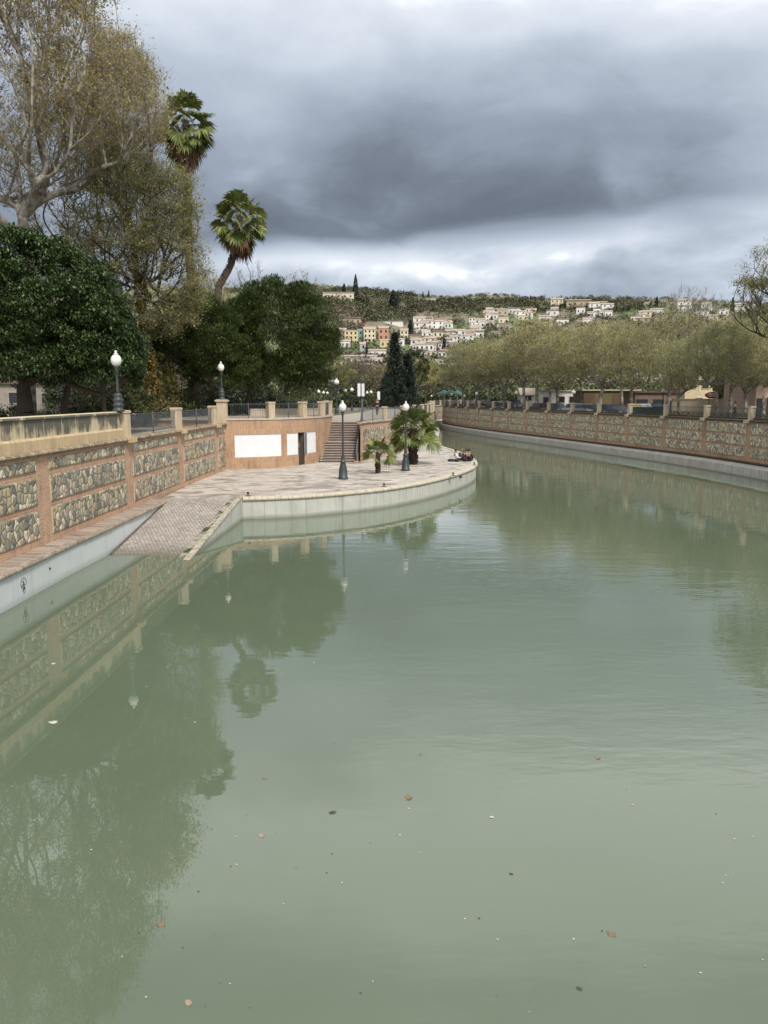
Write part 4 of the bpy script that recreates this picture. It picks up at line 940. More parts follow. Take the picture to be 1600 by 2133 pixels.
mb = MB(); mb.box((0.0, -0.12, p.z - ZR + 0.12), (1.1, 0.03, 0.10)); mb.box((0.05, -0.12, p.z - ZR - 0.12), (1.2, 0.03, 0.10)); mb.build('lettering', M_white, sg); mb = MB(); mb.tube((-.4, 0, 0), (-.4, 0, p.z - ZR), .05); mb.tube((.4, 0, 0), (.4, 0, p.z - ZR), .05); mb.build('pole', M_iron, sg)
p = at_y(1538, 822, 91); sg = thing('road_sign', 'small round white road sign right of the red oval sign', 'sign', (p.x, 89, ZR)); mb = MB(); mb.lathe([(0.3, 0), (0.3, 0.03), (0, 0.03)], 16); o = mb.build('sign_board', M_white, sg); o.rotation_euler = (math.pi / 2, 0, 0); o.location = (0, -0.04, p.z - ZR - .2); mb = MB(); mb.tube((0, 0, 0), (0, 0, p.z - ZR - 0.1), .035); mb.build('pole', M_rail, sg)
# park building glimpsed under the evergreen
pb = block('park_building', 'pale building glimpsed under the dark round evergreen on the left', 'building', -60, 215, 800, 82, 6, mat('dim_beige_render', (0.33, 0.29, 0.24), 0.85), M_rb, [(0.1, 1.2, 1.6, 1.2, 'w'), (0.35, 1.2, 1.6, 1.2, 'w'), (0.62, 1.2, 2.2, 1.1, 'w'), (0.85, 1.2, 2.0, 1.1, 'w')], z0=ZG)
mb = MB(); mb.box((x_at(131, 81.8) - pb.location.x, -0.25, z_at(812, 81.8) - ZG), (2.4, 0.05, 0.8)); o = mb.build('white_blind', M_white, pb)

# ------------------------------------------------------------------ people
def skin_chain(name, joints, edges, m, parent, sub=1):
    me = bpy.data.meshes.new(name); me.from_pydata([j[:3] for j in joints], edges, []); me.materials.append(m)
    o = link(bpy.data.objects.new(name, me), parent)
    sk = o.modifiers.new('skin', 'SKIN'); sk.use_smooth_shade = True
    lay = me.skin_vertices[0] if len(me.skin_vertices) else None
    if lay is None:
        bpy.context.view_layer.objects.active = o; me.update(); 
    lay = me.skin_vertices[0]
    for i, j in enumerate(joints):
        lay.data[i].radius = (j[3], j[3] if len(j) < 5 else j[4]); lay.data[i].use_root = (i == 0)
    ss = o.modifiers.new('subd', 'SUBSURF'); ss.levels = sub; ss.render_levels = sub
    return o
M_skin = mat('skin', (0.42, 0.25, 0.17), 0.55)
def head(root, c, hair, face_dir):
    mb = MB(); d = Vector(face_dir).normalized(); s_ = Vector((0, 0, 1)).cross(d).normalized()
    c = Vector(c)
    h = MB(); h.lathe([(0.0, -0.12), (0.05, -0.11), (0.075, -0.05), (0.085, 0.02), (0.08, 0.07), (0.05, 0.11), (0, 0.125)], 12, c=tuple(c)); h.tube(c - d * 0.0 + d * 0.07, c + d * 0.10 - Vector((0, 0, 0.02)), 0.018, 0.012, n=5)
    for k in (-1, 1): h.tube(c + s_ * (0.075 * k), c + s_ * (0.095 * k), 0.02, n=6)
    h.build('head', M_skin, root)
    for k in (-1, 1):
        e = MB(); q = c + d * 0.072 + s_ * (0.03 * k) + Vector((0, 0, 0.012)); e.lathe([(0, -0.01), (0.01, 0), (0, 0.01)], 6, c=tuple(q)); e.build('eye', mat('eye_dark', (0.03, 0.02, 0.02), 0.3), root)
    e = MB(); q = c - d * 0.018 + Vector((0, 0, 0.03)); e.lathe([(0.0, -0.09), (0.06, -0.085), (0.092, -0.02), (0.096, 0.03), (0.08, 0.08), (0.04, 0.108), (0, 0.112)], 12, c=tuple(q)); e.build('hair', hair, root)
def hand(root, w_, d):
    """palm with four unequal fingers and a thumb"""
    w_ = Vector(w_); d = Vector(d).normalized(); s_ = d.cross(Vector((0, 0, 1))).normalized(); J = [(*w_, 0.022, 0.03), (*(w_ + d * 0.075), 0.018, 0.038)]; Eg = [(0, 1)]
    for k, L in zip((-1.5, -.5, .5, 1.5), (0.06, 0.075, 0.078, 0.065)):
        a = w_ + d * 0.085 + s_ * (0.02 * k); b = a + d * L * 0.55; c = b + d * L * 0.4 + Vector((0, 0, -0.025)); i = len(J); J += [(*a, 0.009), (*b, 0.0085), (*c, 0.007)]; Eg += [(1, i), (i, i + 1), (i + 1, i + 2)]
    a = w_ + d * 0.03 + s_ * 0.035; b = a + d * 0.03 + s_ * 0.025; i = len(J); J += [(*a, 0.011), (*b, 0.009)]; Eg += [(0, i), (i, i + 1)]
    return skin_chain('hand', J, Eg, M_skin, root)
def seated(loc, rz, top, legs, hair, lab, lean=0.0, armf=0.3, hood=None, knee=0.55):
    root = thing('person', lab, 'person', loc, rz, 'people sitting at the tip of the quay')
    hip = Vector((0, 0, 0.13)); sho = Vector((0.0, -lean, 0.58)); kn = lambda s: Vector((0.13 * s, 0.38, knee * 0.75)); an = lambda s: Vector((0.12 * s, 0.62, 0.07))
    # one continuous body
    J = [(*hip, 0.145, 0.11), (*(hip.lerp(sho, .5)), 0.125, 0.10), (*(sho + Vector((0, 0, -0.04))), 0.13, 0.085), (*(sho + Vector((0, 0.01, 0.09))), 0.05), (*(sho + Vector((0, 0.03, 0.2))), 0.06)]; Eg = [(0, 1), (1, 2), (2, 3), (3, 4)]
    for s in (-1, 1):
        i = len(J); el_ = Vector((0.27 * s, 0.05 - lean + armf * .2, 0.34)); ha = Vector((0.14 * s, 0.05 + armf, 0.30))
        J += [(0.17 * s, sho.y, sho.z - 0.05, 0.055), (*el_, 0.042), (*ha, 0.03)]; Eg += [(2, i), (i, i + 1), (i + 1, i + 2)]
        j = len(J); J += [(0.10 * s, 0.05, 0.12, 0.085), (*kn(s), 0.06), (*an(s), 0.042), (0.12 * s, 0.76, 0.04, 0.035)]; Eg += [(0, j), (j, j + 1), (j + 1, j + 2), (j + 2, j + 3)]
    skin_chain('body', J, Eg, M_skin, root)
    grow_ = 1.12; Jt = [(x, y, z, *(r * grow_ for r in rr)) for (x, y, z, *rr) in J]
    tidx = [1, 2, 5, 6, 7, 12 if False else 12]
    # jacket: hips to shoulders and both arms
    Jk = [Jt[0], Jt[1], Jt[2], Jt[5], Jt[6], tuple(Vector(Jt[7][:3]).lerp(Vector(Jt[6][:3]), .12)) + (0.036,), Jt[12], Jt[13], tuple(Vector(Jt[14][:3]).lerp(Vector(Jt[13][:3]), .12)) + (0.036,), (*(sho + Vector((0, 0, 0.05))), 0.075)]
    skin_chain('jacket', Jk, [(0, 1), (1, 2), (2, 3), (3, 4), (4, 5), (2, 6), (6, 7), (7, 8), (2, 9)], top, root)
    Jl = [(hip.x, hip.y, hip.z - 0.01, 0.155, 0.12)]; El = []
    for s, k in ((-1, 8), (1, 15)):
        i = len(Jl); Jl += [(*Jt[k][:3], 0.098), (*Jt[k + 1][:3], 0.07), (*Vector(Jt[k + 2][:3]).lerp(Vector(Jt[k + 1][:3]), .08), 0.052)]; El += [(0, i), (i, i + 1), (i + 1, i + 2)]
        sh_ = MB(); sh_.box((Jt[k + 2][0], Jt[k + 2][1] + 0.07, 0.045), (0.09, 0.26, 0.085)); sh_.build('shoe', mat('dark_shoe', (0.03, 0.03, 0.035), 0.6), root, 0.03)
    skin_chain('trousers', Jl, El, legs, root)
    for k in (7, 14): hand(root, Jt[k][:3], Vector((-0.3 * (1 if Jt[k][0] > 0 else -1), 1, -0.1)))
    head(root, sho + Vector((0, 0.045, 0.23)), hair, (0, 1, -0.15))
    return root
M_hair = mat('dark_hair', (0.025, 0.018, 0.014), 0.6); M_jw = mat('white_jacket', (0.74, 0.74, 0.76), 0.8); M_jb = mat('black_jacket', (0.025, 0.025, 0.03), 0.8); M_jm = mat('burgundy_top', (0.07, 0.02, 0.035), 0.8); M_jn = mat('dark_trousers', (0.03, 0.035, 0.045), 0.85)
seated((5.38, 56.75, ZP + 0.0), R(-70), M_jw, M_jn, M_hair, 'person in a white jacket sitting on the quay, leftmost of the group', 0.12, 0.25, knee=0.6)
seated((5.85, 58.0, ZP + 0.0), R(-150), M_jb, M_jn, M_hair, 'person in black sitting at the back of the group on the quay', 0.05, 0.3)
seated((6.05, 56.9, ZP + 0.0), R(60), M_jm, M_jb, M_hair, 'person in a dark burgundy top in the middle of the seated group', 0.08, 0.3)
seated((6.35, 57.1, ZP + 0.0), R(-20), M_jb, M_jb, M_hair, 'person in black sitting rightmost, nearest the rounded quay tip', 0.1, 0.3)
bg_ = thing('bag', 'dark bag lying on the paving left of the seated group', 'bag', (4.98, 56.9, ZP)); mb = MB(); mb.lathe([(0.0, 0), (0.16, 0.01), (0.2, 0.06), (0.17, 0.16), (0.08, 0.21), (0, 0.22)], 12); o = mb.build('bag_body', M_jn, bg_); o.scale = (1.4, .8, 1); mb = MB()
for i in range(8): a, b = math.pi * i / 8, math.pi * (i + 1) / 8; mb.tube((0.14 * math.cos(a), 0, 0.24 + 0.1 * math.sin(a)), (0.14 * math.cos(b), 0, 0.24 + 0.1 * math.sin(b)), 0.013, n=5)
mb.build('handle', M_jb, bg_)
def walker(loc, rz, top, legs, lab):
    root = thing('person', lab, 'person', loc, rz)
    J = [(0, 0, 0.95, 0.14, 0.10), (0, 0, 1.18, 0.12, 0.09), (0, 0, 1.40, 0.14, 0.085), (0, 0.01, 1.52, 0.05), (0, 0.02, 1.6, 0.055)]; Eg = [(0, 1), (1, 2), (2, 3), (3, 4)]
    for s in (-1, 1):
        i = len(J); J += [(0.18 * s, 0, 1.38, 0.055), (0.22 * s, -0.04 * s, 1.12, 0.042), (0.21 * s, 0.10 * s, 0.88, 0.03)]; Eg += [(2, i), (i, i + 1), (i + 1, i + 2)]
        j = len(J); J += [(0.09 * s, 0.0, 0.88, 0.085), (0.09 * s, -0.10 * s + .05, 0.48, 0.06), (0.09 * s, -0.24 * s, 0.08, 0.04), (0.09 * s, -0.24 * s + .13, 0.04, 0.035)]; Eg += [(0, j), (j, j + 1), (j + 1, j + 2), (j + 2, j + 3)]
    skin_chain('body', J, Eg, M_skin, root)
    g = lambda j, k=1.15: (*J[j][:3], *(r * k for r in J[j][3:]))
    skin_chain('jacket', [g(0), g(1), g(2), g(5), g(6), g(7, 1.1), g(12), g(13), g(14, 1.1)], [(0, 1), (1, 2), (2, 3), (3, 4), (4, 5), (2, 6), (6, 7), (7, 8)], top, root)
    skin_chain('trousers', [g(0, 1.12), g(8), g(9), g(10), g(15), g(16), g(17)], [(0, 1), (1, 2), (2, 3), (0, 4), (4, 5), (5, 6)], legs, root)
    for k in (7, 14): hand(root, J[k][:3], (0.02, 0.1, -1))
    head(root, (0, 0.025, 1.66), M_hair, (0, 1, 0)); return root
p = at_y(1531, 850, 64); walker((p.x, 64, ZR + 0.12), R(70), M_jb, M_jn, 'person in black walking behind the railing near the right edge')
p = at_y(786, 840, 80); walker((p.x, 80, ZG + 0.004), R(170), M_jm, M_jn, 'person walking on the promenade above the staircase')

# ------------------------------------------------------------------ leaves floating on the water
def leaf_mesh(name, m, k):
    mb = MB(); n = 9 + 2 * k; pts = []
    for i in range(n * 2):
        a = math.pi * i / n; r = 0.5 if i % 2 == 0 else 0.27 + 0.04 * k; pts.append((r * math.cos(a) * (1.0), r * math.sin(a) * 0.72, 0.03 * math.sin(a * 2)))
    for i in range(n * 2): mb.quad([(0, 0, 0.012), pts[i], pts[(i + 1) % (n * 2)]])
    return mb, m
lv = {}
for k, (nm, c) in enumerate((('brown', (0.24, 0.155, 0.10)), ('tan', (0.36, 0.27, 0.18)), ('cream', (0.52, 0.51, 0.42)), ('dark', (0.07, 0.06, 0.035)))):
    lv[nm] = (leaf_mesh(nm, None, k % 3)[0], mat('floating_leaf_' + nm, c, 0.7))
named = [(851, 1661, 'brown', .20, 'largest brown leaf, floating in the middle of the water'), (393, 2088, 'tan', .11, 'tan leaf floating at the bottom left of the water'), (545, 1740, 'tan', .13, 'tan leaf floating left of centre, low in the picture'),
         (1274, 1945, 'brown', .14, 'brown leaf floating at the lower right'), (335, 1925, 'brown', .13, 'reddish leaf floating low on the left'), (1024, 1702, 'cream', .08, 'pale leaf floating right of the largest brown leaf'),
         (110, 1504, 'cream', .20, 'cream leaf floating on the reflection of the parapet'), (112, 1382, 'cream', .14, 'cream leaf floating by the left wall'), (552, 1621, 'brown', .1, 'small brown leaf floating above the tan one left of centre'),
         (1245, 1578, 'brown', .16, 'thin brown leaf floating right of centre'), (1207, 2059, 'dark', .08, 'dark leaf floating near the bottom right'), (1065, 1820, 'dark', .07, 'tiny dark leaf floating below the pale one'), (693, 1692, 'dark', .14, 'dark curled leaf floating left of the largest brown leaf')]
protoL = {}
def float_leaf(u, v_, nm, s_, lab, grp):
    d = ray(u, v_); t = (0.006 - EYE) / d.z
    if nm not in protoL:
        o = lv[nm][0].build('floating_leaf', lv[nm][1]); protoL[nm] = o
    else: o = protoL[nm].copy(); link(o)
    o.location = (d.x * t, d.y * t, 0.006); o.scale = (s_, s_, s_); o.rotation_euler = (0, 0, random.uniform(0, 6.28)); tag(o, lab, 'leaf', grp)
for u, v_, nm, s_, lab in named: float_leaf(u, v_, nm, s_, lab, 'larger leaves floating on the water')
rs = random.Random(5); cnt = 0
while cnt < 75:
    u = rs.uniform(20, 1590); v_ = 1180 + (2110 - 1180) * rs.random() ** 0.8
    if v_ < 1300 + (0 if u > 300 else 60) and u < 420: continue
    if abs(u - 700) > 450 and rs.random() < 0.4: continue
    nm = rs.choices(['cream', 'dark', 'brown', 'tan'], [5, 4, 1, 1])[0]
    float_leaf(u, v_, nm, rs.uniform(0.014, 0.034) * (1 + 0.6 * (2100 - v_) / 900), {'cream': 'tiny pale petal-like leaf speck floating on the green water', 'dark': 'tiny dark leaf speck floating on the green water', 'brown': 'tiny brown leaf speck floating on the green water', 'tan': 'tiny tan leaf speck floating on the green water'}[nm], nm + ' specks floating on the water'); cnt += 1
# ------------------------------------------------------------------ vegetation builders
def frames(D):
    D = D / np.maximum(np.linalg.norm(D, axis=1, keepdims=True), 1e-9)
    ref = np.where(np.abs(D[:, 2:3]) < 0.9, np.array([[0, 0, 1.0]]), np.array([[1.0, 0, 0]]))
    A = np.cross(D, ref); A /= np.linalg.norm(A, axis=1, keepdims=True)
    return D, A, np.cross(D, A)
def tubes(P0, P1, r0, r1, k):
    D, A, B = frames(P1 - P0); n = len(P0); th = np.arange(k) * 2 * math.pi / k
    c, s_ = np.cos(th)[None, :, None], np.sin(th)[None, :, None]
    ring = A[:, None, :] * c + B[:, None, :] * s_
    V = np.concatenate([P0[:, None, :] + ring * r0[:, None, None], P1[:, None, :] + ring * r1[:, None, None]], 1).reshape(-1, 3)
    i = np.arange(k); j = (i + 1) % k; f = np.stack([i, j, j + k, i + k], 1)
    F_ = (np.arange(n)[:, None, None] * 2 * k + f[None]).reshape(-1, 4)
    return V, F_
def rand_unit(n, g): v = g.normal(size=(n, 3)); return v / np.linalg.norm(v, axis=1, keepdims=True)
def leaves(C, size, g, aspect=0.5, up=None, droop=0.0):
    """diamond leaves, one island each"""
    n = len(C); U = rand_unit(n, g)
    if up is not None: U = U + up; U /= np.linalg.norm(U, axis=1, keepdims=True)
    U[:, 2] -= droop; _, A, B = frames(U); s_ = (size * g.uniform(0.6, 1.3, n))[:, None] if np.ndim(size) == 0 else size[:, None]
    Un = U / np.linalg.norm(U, axis=1, keepdims=True); Wd = A * aspect
    V = np.stack([C - Un * s_ * .5, C + Wd * s_ * .5 + B * s_ * .06, C + Un * s_ * .5, C - Wd * s_ * .5 + B * s_ * .06], 1).reshape(-1, 3)
    return V, np.arange(n * 4).reshape(n, 4)
def merge(parts):
    Vs, Fs, M_ = [], [], []; b = 0
    for V, F_, m in parts: Vs.append(V); Fs.append(F_ + b); M_.append(np.full(len(F_), m)); b += len(V)
    return np.concatenate(Vs), np.concatenate(Fs), np.concatenate(M_)
def skeleton(chain, pts, g, seglen=1.0, up=0.15, up_k=0.55):
    """connect crown points to the nearest living node, nearest first; returns positions, parents, radii weights"""
    N0 = len(chain); mx = N0 + len(pts) * 8 + 10; X = np.zeros((mx, 3)); par = np.full(mx, -1); X[:N0] = chain; par[1:N0] = np.arange(N0 - 1); n = N0
    top = np.array(chain[-1]); order = np.argsort(np.linalg.norm(pts - top, axis=1)); tips = []
    lo = max(0, N0 - 3)
    for i in order:
        p = pts[i]; d = np.linalg.norm(X[lo:n] - p, axis=1) + up_k * np.maximum(0, 0.9 * np.linalg.norm(X[lo:n, :2] - p[:2], axis=1) - (p[2] - X[lo:n, 2])); j = lo + int(np.argmin(d)); L = np.linalg.norm(p - X[j]); k = max(1, min(7, int(L / seglen)))
        a = X[j].copy(); prev = j
        for q in range(1, k + 1):
            f = q / k; x = a * (1 - f) + p * f; x[2] -= up * L * math.sin(math.pi * f) * 0.5
            if q < k: x += g.normal(size=3) * L * 0.05
            X[n] = x; par[n] = prev; prev = n; n += 1
        tips.append(prev)
    X = X[:n]; par = par[:n]; wt = np.zeros(n)
    for t_ in tips: wt[t_] += 1
    for i in range(n - 1, 0, -1): wt[par[i]] += wt[i]
    return X, par, np.maximum(wt, 1), np.array(tips)
def ell_pts(n, c, r, g, inner=0.35, zmin=-1.0):
    out = []
    while len(out) < n:
        u = g.normal(size=3); u /= np.linalg.norm(u); 
        if u[2] < zmin: continue
        out.append(np.array(c) + u * np.array(r) * (inner + (1 - inner) * g.random() ** 0.6))
    return np.array(out)
def broad_tree(name, lab, cat, base, chain, ells, npts, r_tip, trunk_r, leaf_n, leaf_s, leafm, barkm, twig_n=8, twig_l=0.6, seed=1, group=None, seglen=1.0, spread=0.5, expo=0.45, twig_r=0.008, upright=0.5, clip=None, up_k=0.7):
    g = np.random.default_rng(seed); root = thing(name, lab, cat, base, 0, group)
    tot = sum(e[2] for e in ells); pts = np.concatenate([ell_pts(max(1, int(npts * e[2] / tot)), e[0], e[1], g) for e in ells])
    if clip is not None: pts = pts[clip(pts)]
    X, par, wt, tips = skeleton(np.array(chain, float), pts, g, seglen, up_k=up_k)
    for it in range(4):                      # straighten the limbs a little: pull every node towards its parent and its own boughs
        acc = np.zeros_like(X); cw = np.zeros(len(X)); ii = np.arange(1, len(X)); np.add.at(acc, par[ii], X[ii] * wt[ii][:, None]); np.add.at(cw, par[ii], wt[ii])
        has = (cw > 0) & (np.arange(len(X)) >= len(chain)); X[has] = X[has] * .4 + .3 * X[par[has]] + .3 * (acc[has] / cw[has][:, None])
    rad = r_tip * wt ** expo; rad = np.minimum(rad, trunk_r)
    nch = len(chain); rad[:nch] = np.linspace(trunk_r * 1.15, rad[nch - 1] if False else trunk_r * 0.8, nch)
    idx = np.arange(1, len(X)); big = rad[idx] > r_tip * 2.2
    P = []
    for sel, k in ((idx[big], 8), (idx[~big], 4)):
        if len(sel): V, F_ = tubes(X[par[sel]], X[sel], np.minimum(rad[par[sel]], rad[sel] * 1.5), rad[sel], k); P.append((V, F_, 0))
    V, F_, mi = merge(P); np_mesh('trunk', V, F_, [barkm], root, smooth=True)
    # twigs and leaves around every outer node
    outer = np.where(wt <= 3)[0]; outer = outer[outer >= nch]; C = np.repeat(X[outer], twig_n, 0); D = rand_unit(len(C), g); D[:, 2] = np.abs(D[:, 2]) * upright + D[:, 2] * (1 - upright) + upright * 0.6; D /= np.linalg.norm(D, axis=1, keepdims=True)
    L = twig_l * g.uniform(0.4, 1.2, len(C)); E_ = C + D * L[:, None]; mid = C + D * (L * .5)[:, None] + g.normal(size=C.shape) * 0.05 * twig_l
    T = [tubes(C, mid, np.full(len(C), twig_r), np.full(len(C), twig_r * .8), 3), tubes(mid, E_, np.full(len(C), twig_r * .8), np.full(len(C), twig_r * .5), 3)]
    ln = int(leaf_n); pick = g.integers(0, len(C), ln * len(outer)); f = g.random(len(pick))[:, None] ** 0.7
    LC = C[pick] * (1 - f) + E_[pick] * f + g.normal(size=(len(pick), 3)) * spread * 0.35 * twig_l
    LV = leaves(LC, leaf_s, g, 0.6)
    V, F_, mi = merge([(T[0][0], T[0][1], 1), (T[1][0], T[1][1], 1), (LV[0], LV[1], 0)])
    np_mesh('crown', V, F_, [leafm, M_twig], root, mi); print('TREE', lab[:40], 'nodes', len(X), 'outer', len(outer), 'leaves', len(LV[1]), 'faces', len(F_))
    return root
def clump_tree(name, lab, cat, base, trunk, ells, nclump, crad, per, leaf_s, leafm, barkm, seed=1, group=None, aspect=0.4, flat=0.7, trunk_r=0.3, needle=False, surf=0.55, zmin=-0.6, limbs=True):
    """dense evergreen crown: leaf rosettes gathered in clumps over the crown's volume"""
    g = np.random.default_rng(seed); root = thing(name, lab, cat, base, 0, group); tot = sum(e[2] for e in ells)
    cl = np.concatenate([ell_pts(max(1, int(nclump * e[2] / tot)), e[0], e[1], g, surf, zmin) for e in ells]); ctr = np.concatenate([np.repeat([e[0]], max(1, int(nclump * e[2] / tot)), 0) for e in ells])
    rr = crad * g.uniform(0.65, 1.35, len(cl)); C = np.repeat(cl, per, 0); U = rand_unit(len(C), g); out = np.repeat((cl - ctr) / np.linalg.norm(cl - ctr, axis=1, keepdims=True), per, 0)
    U = U + out * 0.5; U /= np.linalg.norm(U, axis=1, keepdims=True); rad_ = np.repeat(rr, per) * (0.45 + 0.55 * g.random(len(C)) ** 0.5)
    O = U * rad_[:, None]; O[:, 2] *= flat; LC = C + O
    if needle: LV = leaves(LC, leaf_s, g, aspect, up=U * 1.6 + np.array([0, 0, 0.7]))
    else: LV = leaves(LC, leaf_s, g, aspect, up=U * 0.8, droop=0.25)
    np_mesh('crown', LV[0], LV[1], [leafm], root)
    X, par, wt, tips = skeleton(np.array(trunk, float), cl[g.choice(len(cl), min(len(cl), 60 if limbs else 6), replace=False)] * 1.0, g, 1.2)
    rad = np.minimum(0.03 * wt ** 0.5, trunk_r); rad[:len(trunk)] = np.linspace(trunk_r * 1.15, trunk_r * .75, len(trunk)); i = np.arange(1, len(X)); V, F_ = tubes(X[par[i]], X[i], np.minimum(rad[par[i]], rad[i] * 1.6), rad[i], 7)
    np_mesh('trunk', V, F_, [barkm], root, smooth=True)
    return root

def fan_palm(name, lab, loc, trunk_pts, tr, nleaf, R_, seed, skirt=0, bark=None, green=None, pet=0.55, dead=None, group=None, upmin=-0.9, skirt_len=1.8):
    g = np.random.default_rng(seed); root = thing(name, lab, 'palm tree', loc, 0, group); T = np.array(trunk_pts, float)
    k = np.linspace(1.0, 0.8, len(T)); V, F_ = tubes(T[:-1], T[1:], tr * k[:-1], tr * k[1:], 12); P = [(V, F_, 0)]
    # old leaf bases roughen the trunk
    nb = int(40 * np.linalg.norm(T[-1] - T[0]) * tr / 0.2); f = g.random(nb); seg = np.minimum((f * (len(T) - 1)).astype(int), len(T) - 2); fr = f * (len(T) - 1) - seg; B = T[seg] * (1 - fr)[:, None] + T[seg + 1] * fr[:, None]; a = g.random(nb) * 6.283
    O = np.stack([np.cos(a), np.sin(a), np.zeros(nb)], 1); V, F_ = tubes(B + O * tr * .7, B + O * (tr * 1.18) + np.array([0, 0, 0.16]), np.full(nb, .05), np.full(nb, .02), 4); P.append((V, F_, 0)); V, F_, mi = merge(P); np_mesh('trunk', V, F_, [bark or M_bark_palm], root, smooth=True)
    top = T[-1]
    def fan(n, el_lo, el_hi, m, nm, dead_=False, Rr=R_):
        VV, FF = [], []; b = 0
        for i in range(n):
            az = i * 2.39996 + g.uniform(-.25, .25); e = el_hi + (el_lo - el_hi) * ((i + .5) / n) + g.uniform(-.12, .12); d = np.array([math.cos(az) * math.cos(e), math.sin(az) * math.cos(e), math.sin(e)])
            side = np.array([-math.sin(az), math.cos(az), 0]); nr = np.cross(side, d) * -1; rl = g.uniform(-1.15, 1.15) * math.cos(e); side, nr = side * math.cos(rl) + nr * math.sin(rl), nr * math.cos(rl) - side * math.sin(rl); pl_ = Rr * pet * g.uniform(.8, 1.1); o = top + np.array([0, 0, -0.1 - (0.9 if dead_ else .25) * (i / n) * (1 if not dead_ else g.random() * skirt_len)])
            hub = o + d * pl_ + np.array([0, 0, -0.12 * pl_ * math.cos(e)]); 
            w0 = 0.022; V = [o - side * w0, o + side * w0, hub + side * w0 * .6, hub - side * w0 * .6]; VV += V; FF.append([b, b + 1, b + 2, b + 3]); b += 4
            nbld = 22; L = Rr * (1 - pet) * g.uniform(.9, 1.15) * 1.15
            for q in range(nbld):
                th = (q / (nbld - 1) - .5) * 2 * R(98) + g.uniform(-.04, .04); dd = d * math.cos(th) + side * math.sin(th); ll = L * (0.72 + .28 * math.cos(th * .8)) * g.uniform(.88, 1.05)
                wv = np.cross(dd, nr); wv /= max(np.linalg.norm(wv), 1e-6); hw = ll * 0.075; fold = nr * (0.10 * ll * (abs(th) / 1.7)); m1 = hub + dd * ll * .55 + fold + np.array([0, 0, -0.04 * ll]); tip = hub + dd * ll * .92 + fold * 1.2 + np.array([0, 0, -(0.34 if not dead_ else .55) * ll * g.uniform(.6, 1.3)])
                VV += [hub, m1 + wv * hw, tip, m1 - wv * hw]; FF.append([b, b + 1, b + 2, b + 3]); b += 4
        np_mesh(nm, np.array(VV), np.array(FF), [m], root)
    fan(nleaf, upmin, 1.35, green or M_lf_palm, 'fronds')
    if skirt: fan(skirt, -1.45, -0.95, dead or M_lf_dead, 'dead_fronds', True, R_ * .95)
    return root

# ------------------------------------------------------------------ left bank trees
# big dark round evergreen beside the parapet
c = at_y(35, 640, 38.5); by = 38.5
clump_tree('evergreen_tree', 'big dark round glossy-leaved evergreen behind the stone parapet at the left edge', 'tree', (c.x, by, ZG), [(0, 0, 0), (0.1, 0, 1.2), (0, 0.1, 2.6)],
           [((0, 0, 5.2), (5.3, 5.0, 4.6), 1.0), ((-3.0, 0, 4.8), (5.2, 4.6, 4.2), .5)], 1150, 0.55, 170, 0.185, M_lf_mag, M_bark, 3, aspect=0.45, trunk_r=0.42, surf=0.76, zmin=-0.52)
clump_tree('evergreen_tree', 'smaller dark evergreen joined to the right side of the big round one', 'tree', (at_y(205, 640, 38.8).x, 38.8, ZG), [(0, 0, 0), (0.05, 0, 1.0), (0, 0, 2.0)],
           [((-.3, 0, 4.2), (2.3, 2.8, 2.6), 1)], 260, 0.5, 170, 0.185, M_lf_mag, M_bark, 4, aspect=0.45, trunk_r=0.13, surf=0.7, zmin=-0.6)
for k_, (u_, lab_) in enumerate(((18, 'leaning dark evergreen trunk at the far left under the round crown'), (112, 'slim dark evergreen trunk standing before the pale park building'))):
    clump_tree('evergreen_tree', lab_, 'tree', (at_y(u_, 640, 40).x, 40, ZG), [(0, 0, 0), (.2, 0, 1.2), (.5, 0, 2.6)], [((0.4, 0, 4.6), (1.8, 1.8, 1.6), 1)], 50, 0.5, 120, 0.185, M_lf_mag, M_bark, 5 + k_, aspect=0.45, trunk_r=0.2, surf=0.7, zmin=-0.6)
g2 = thing('evergreen_trunk_group', '', 'tree') if False else None
# the tall plane trees
c = at_y(45, 470, 46)
broad_tree('plane_tree', 'tallest plane tree, pale mottled limbs over the dark round evergreen, cut by the top edge', 'tree', (c.x, 46, ZG), [(-.3, 0, 0), (-.2, 0, 3), (0, 0, 6.5), (0.2, 0, 10.4), (0.1, 0, 12.2)],
           [((-2.2, 0, 20), (9.0, 6.5, 8.0), 1.0), ((-1.0, 0, 26), (7.6, 6.0, 6.2), .7), ((4.6, 0, 17), (4.2, 4, 4.6), .32), ((-7, 0, 16), (5, 5, 5), .3)], 3000, 0.0125, 0.38, 50, 0.165, M_lf_plane, M_bark_pl, 11, 1.3, 11, None, 1.3, 0.6, 0.46, 0.009, 0.9, clip=lambda p: (p[:, 2] > 12.0 + 0.5 * np.abs(p[:, 0])) & (p[:, 0] < 8.5 - 0.55 * (p[:, 2] - 20)), up_k=1.4)
c = at_y(300, 700, 50)
broad_tree('plane_tree', 'slimmer plane tree with yellow-green young leaves between the dark evergreen and the tall palm', 'tree', (c.x, 50, ZG), [(0, 0, 0), (0.1, 0, 3), (-.1, 0, 6), (0.1, 0, 9.5)],
           [((-0.9, 0, 12.6), (3.9, 3.6, 4.8), 1.0), ((1.6, 0, 9.8), (2.7, 2.8, 4.6), .75), ((1.9, 0, 13.4), (2.1, 2.2, 2.8), .4), ((-2.4, 0.5, 10.5), (2.6, 2.6, 4.6), .4)], 1500, 0.012, 0.28, 46, 0.155, M_lf_yel, M_bark, 9, 0.95, 12, None, 1.1, 0.6, 0.42, 0.009)
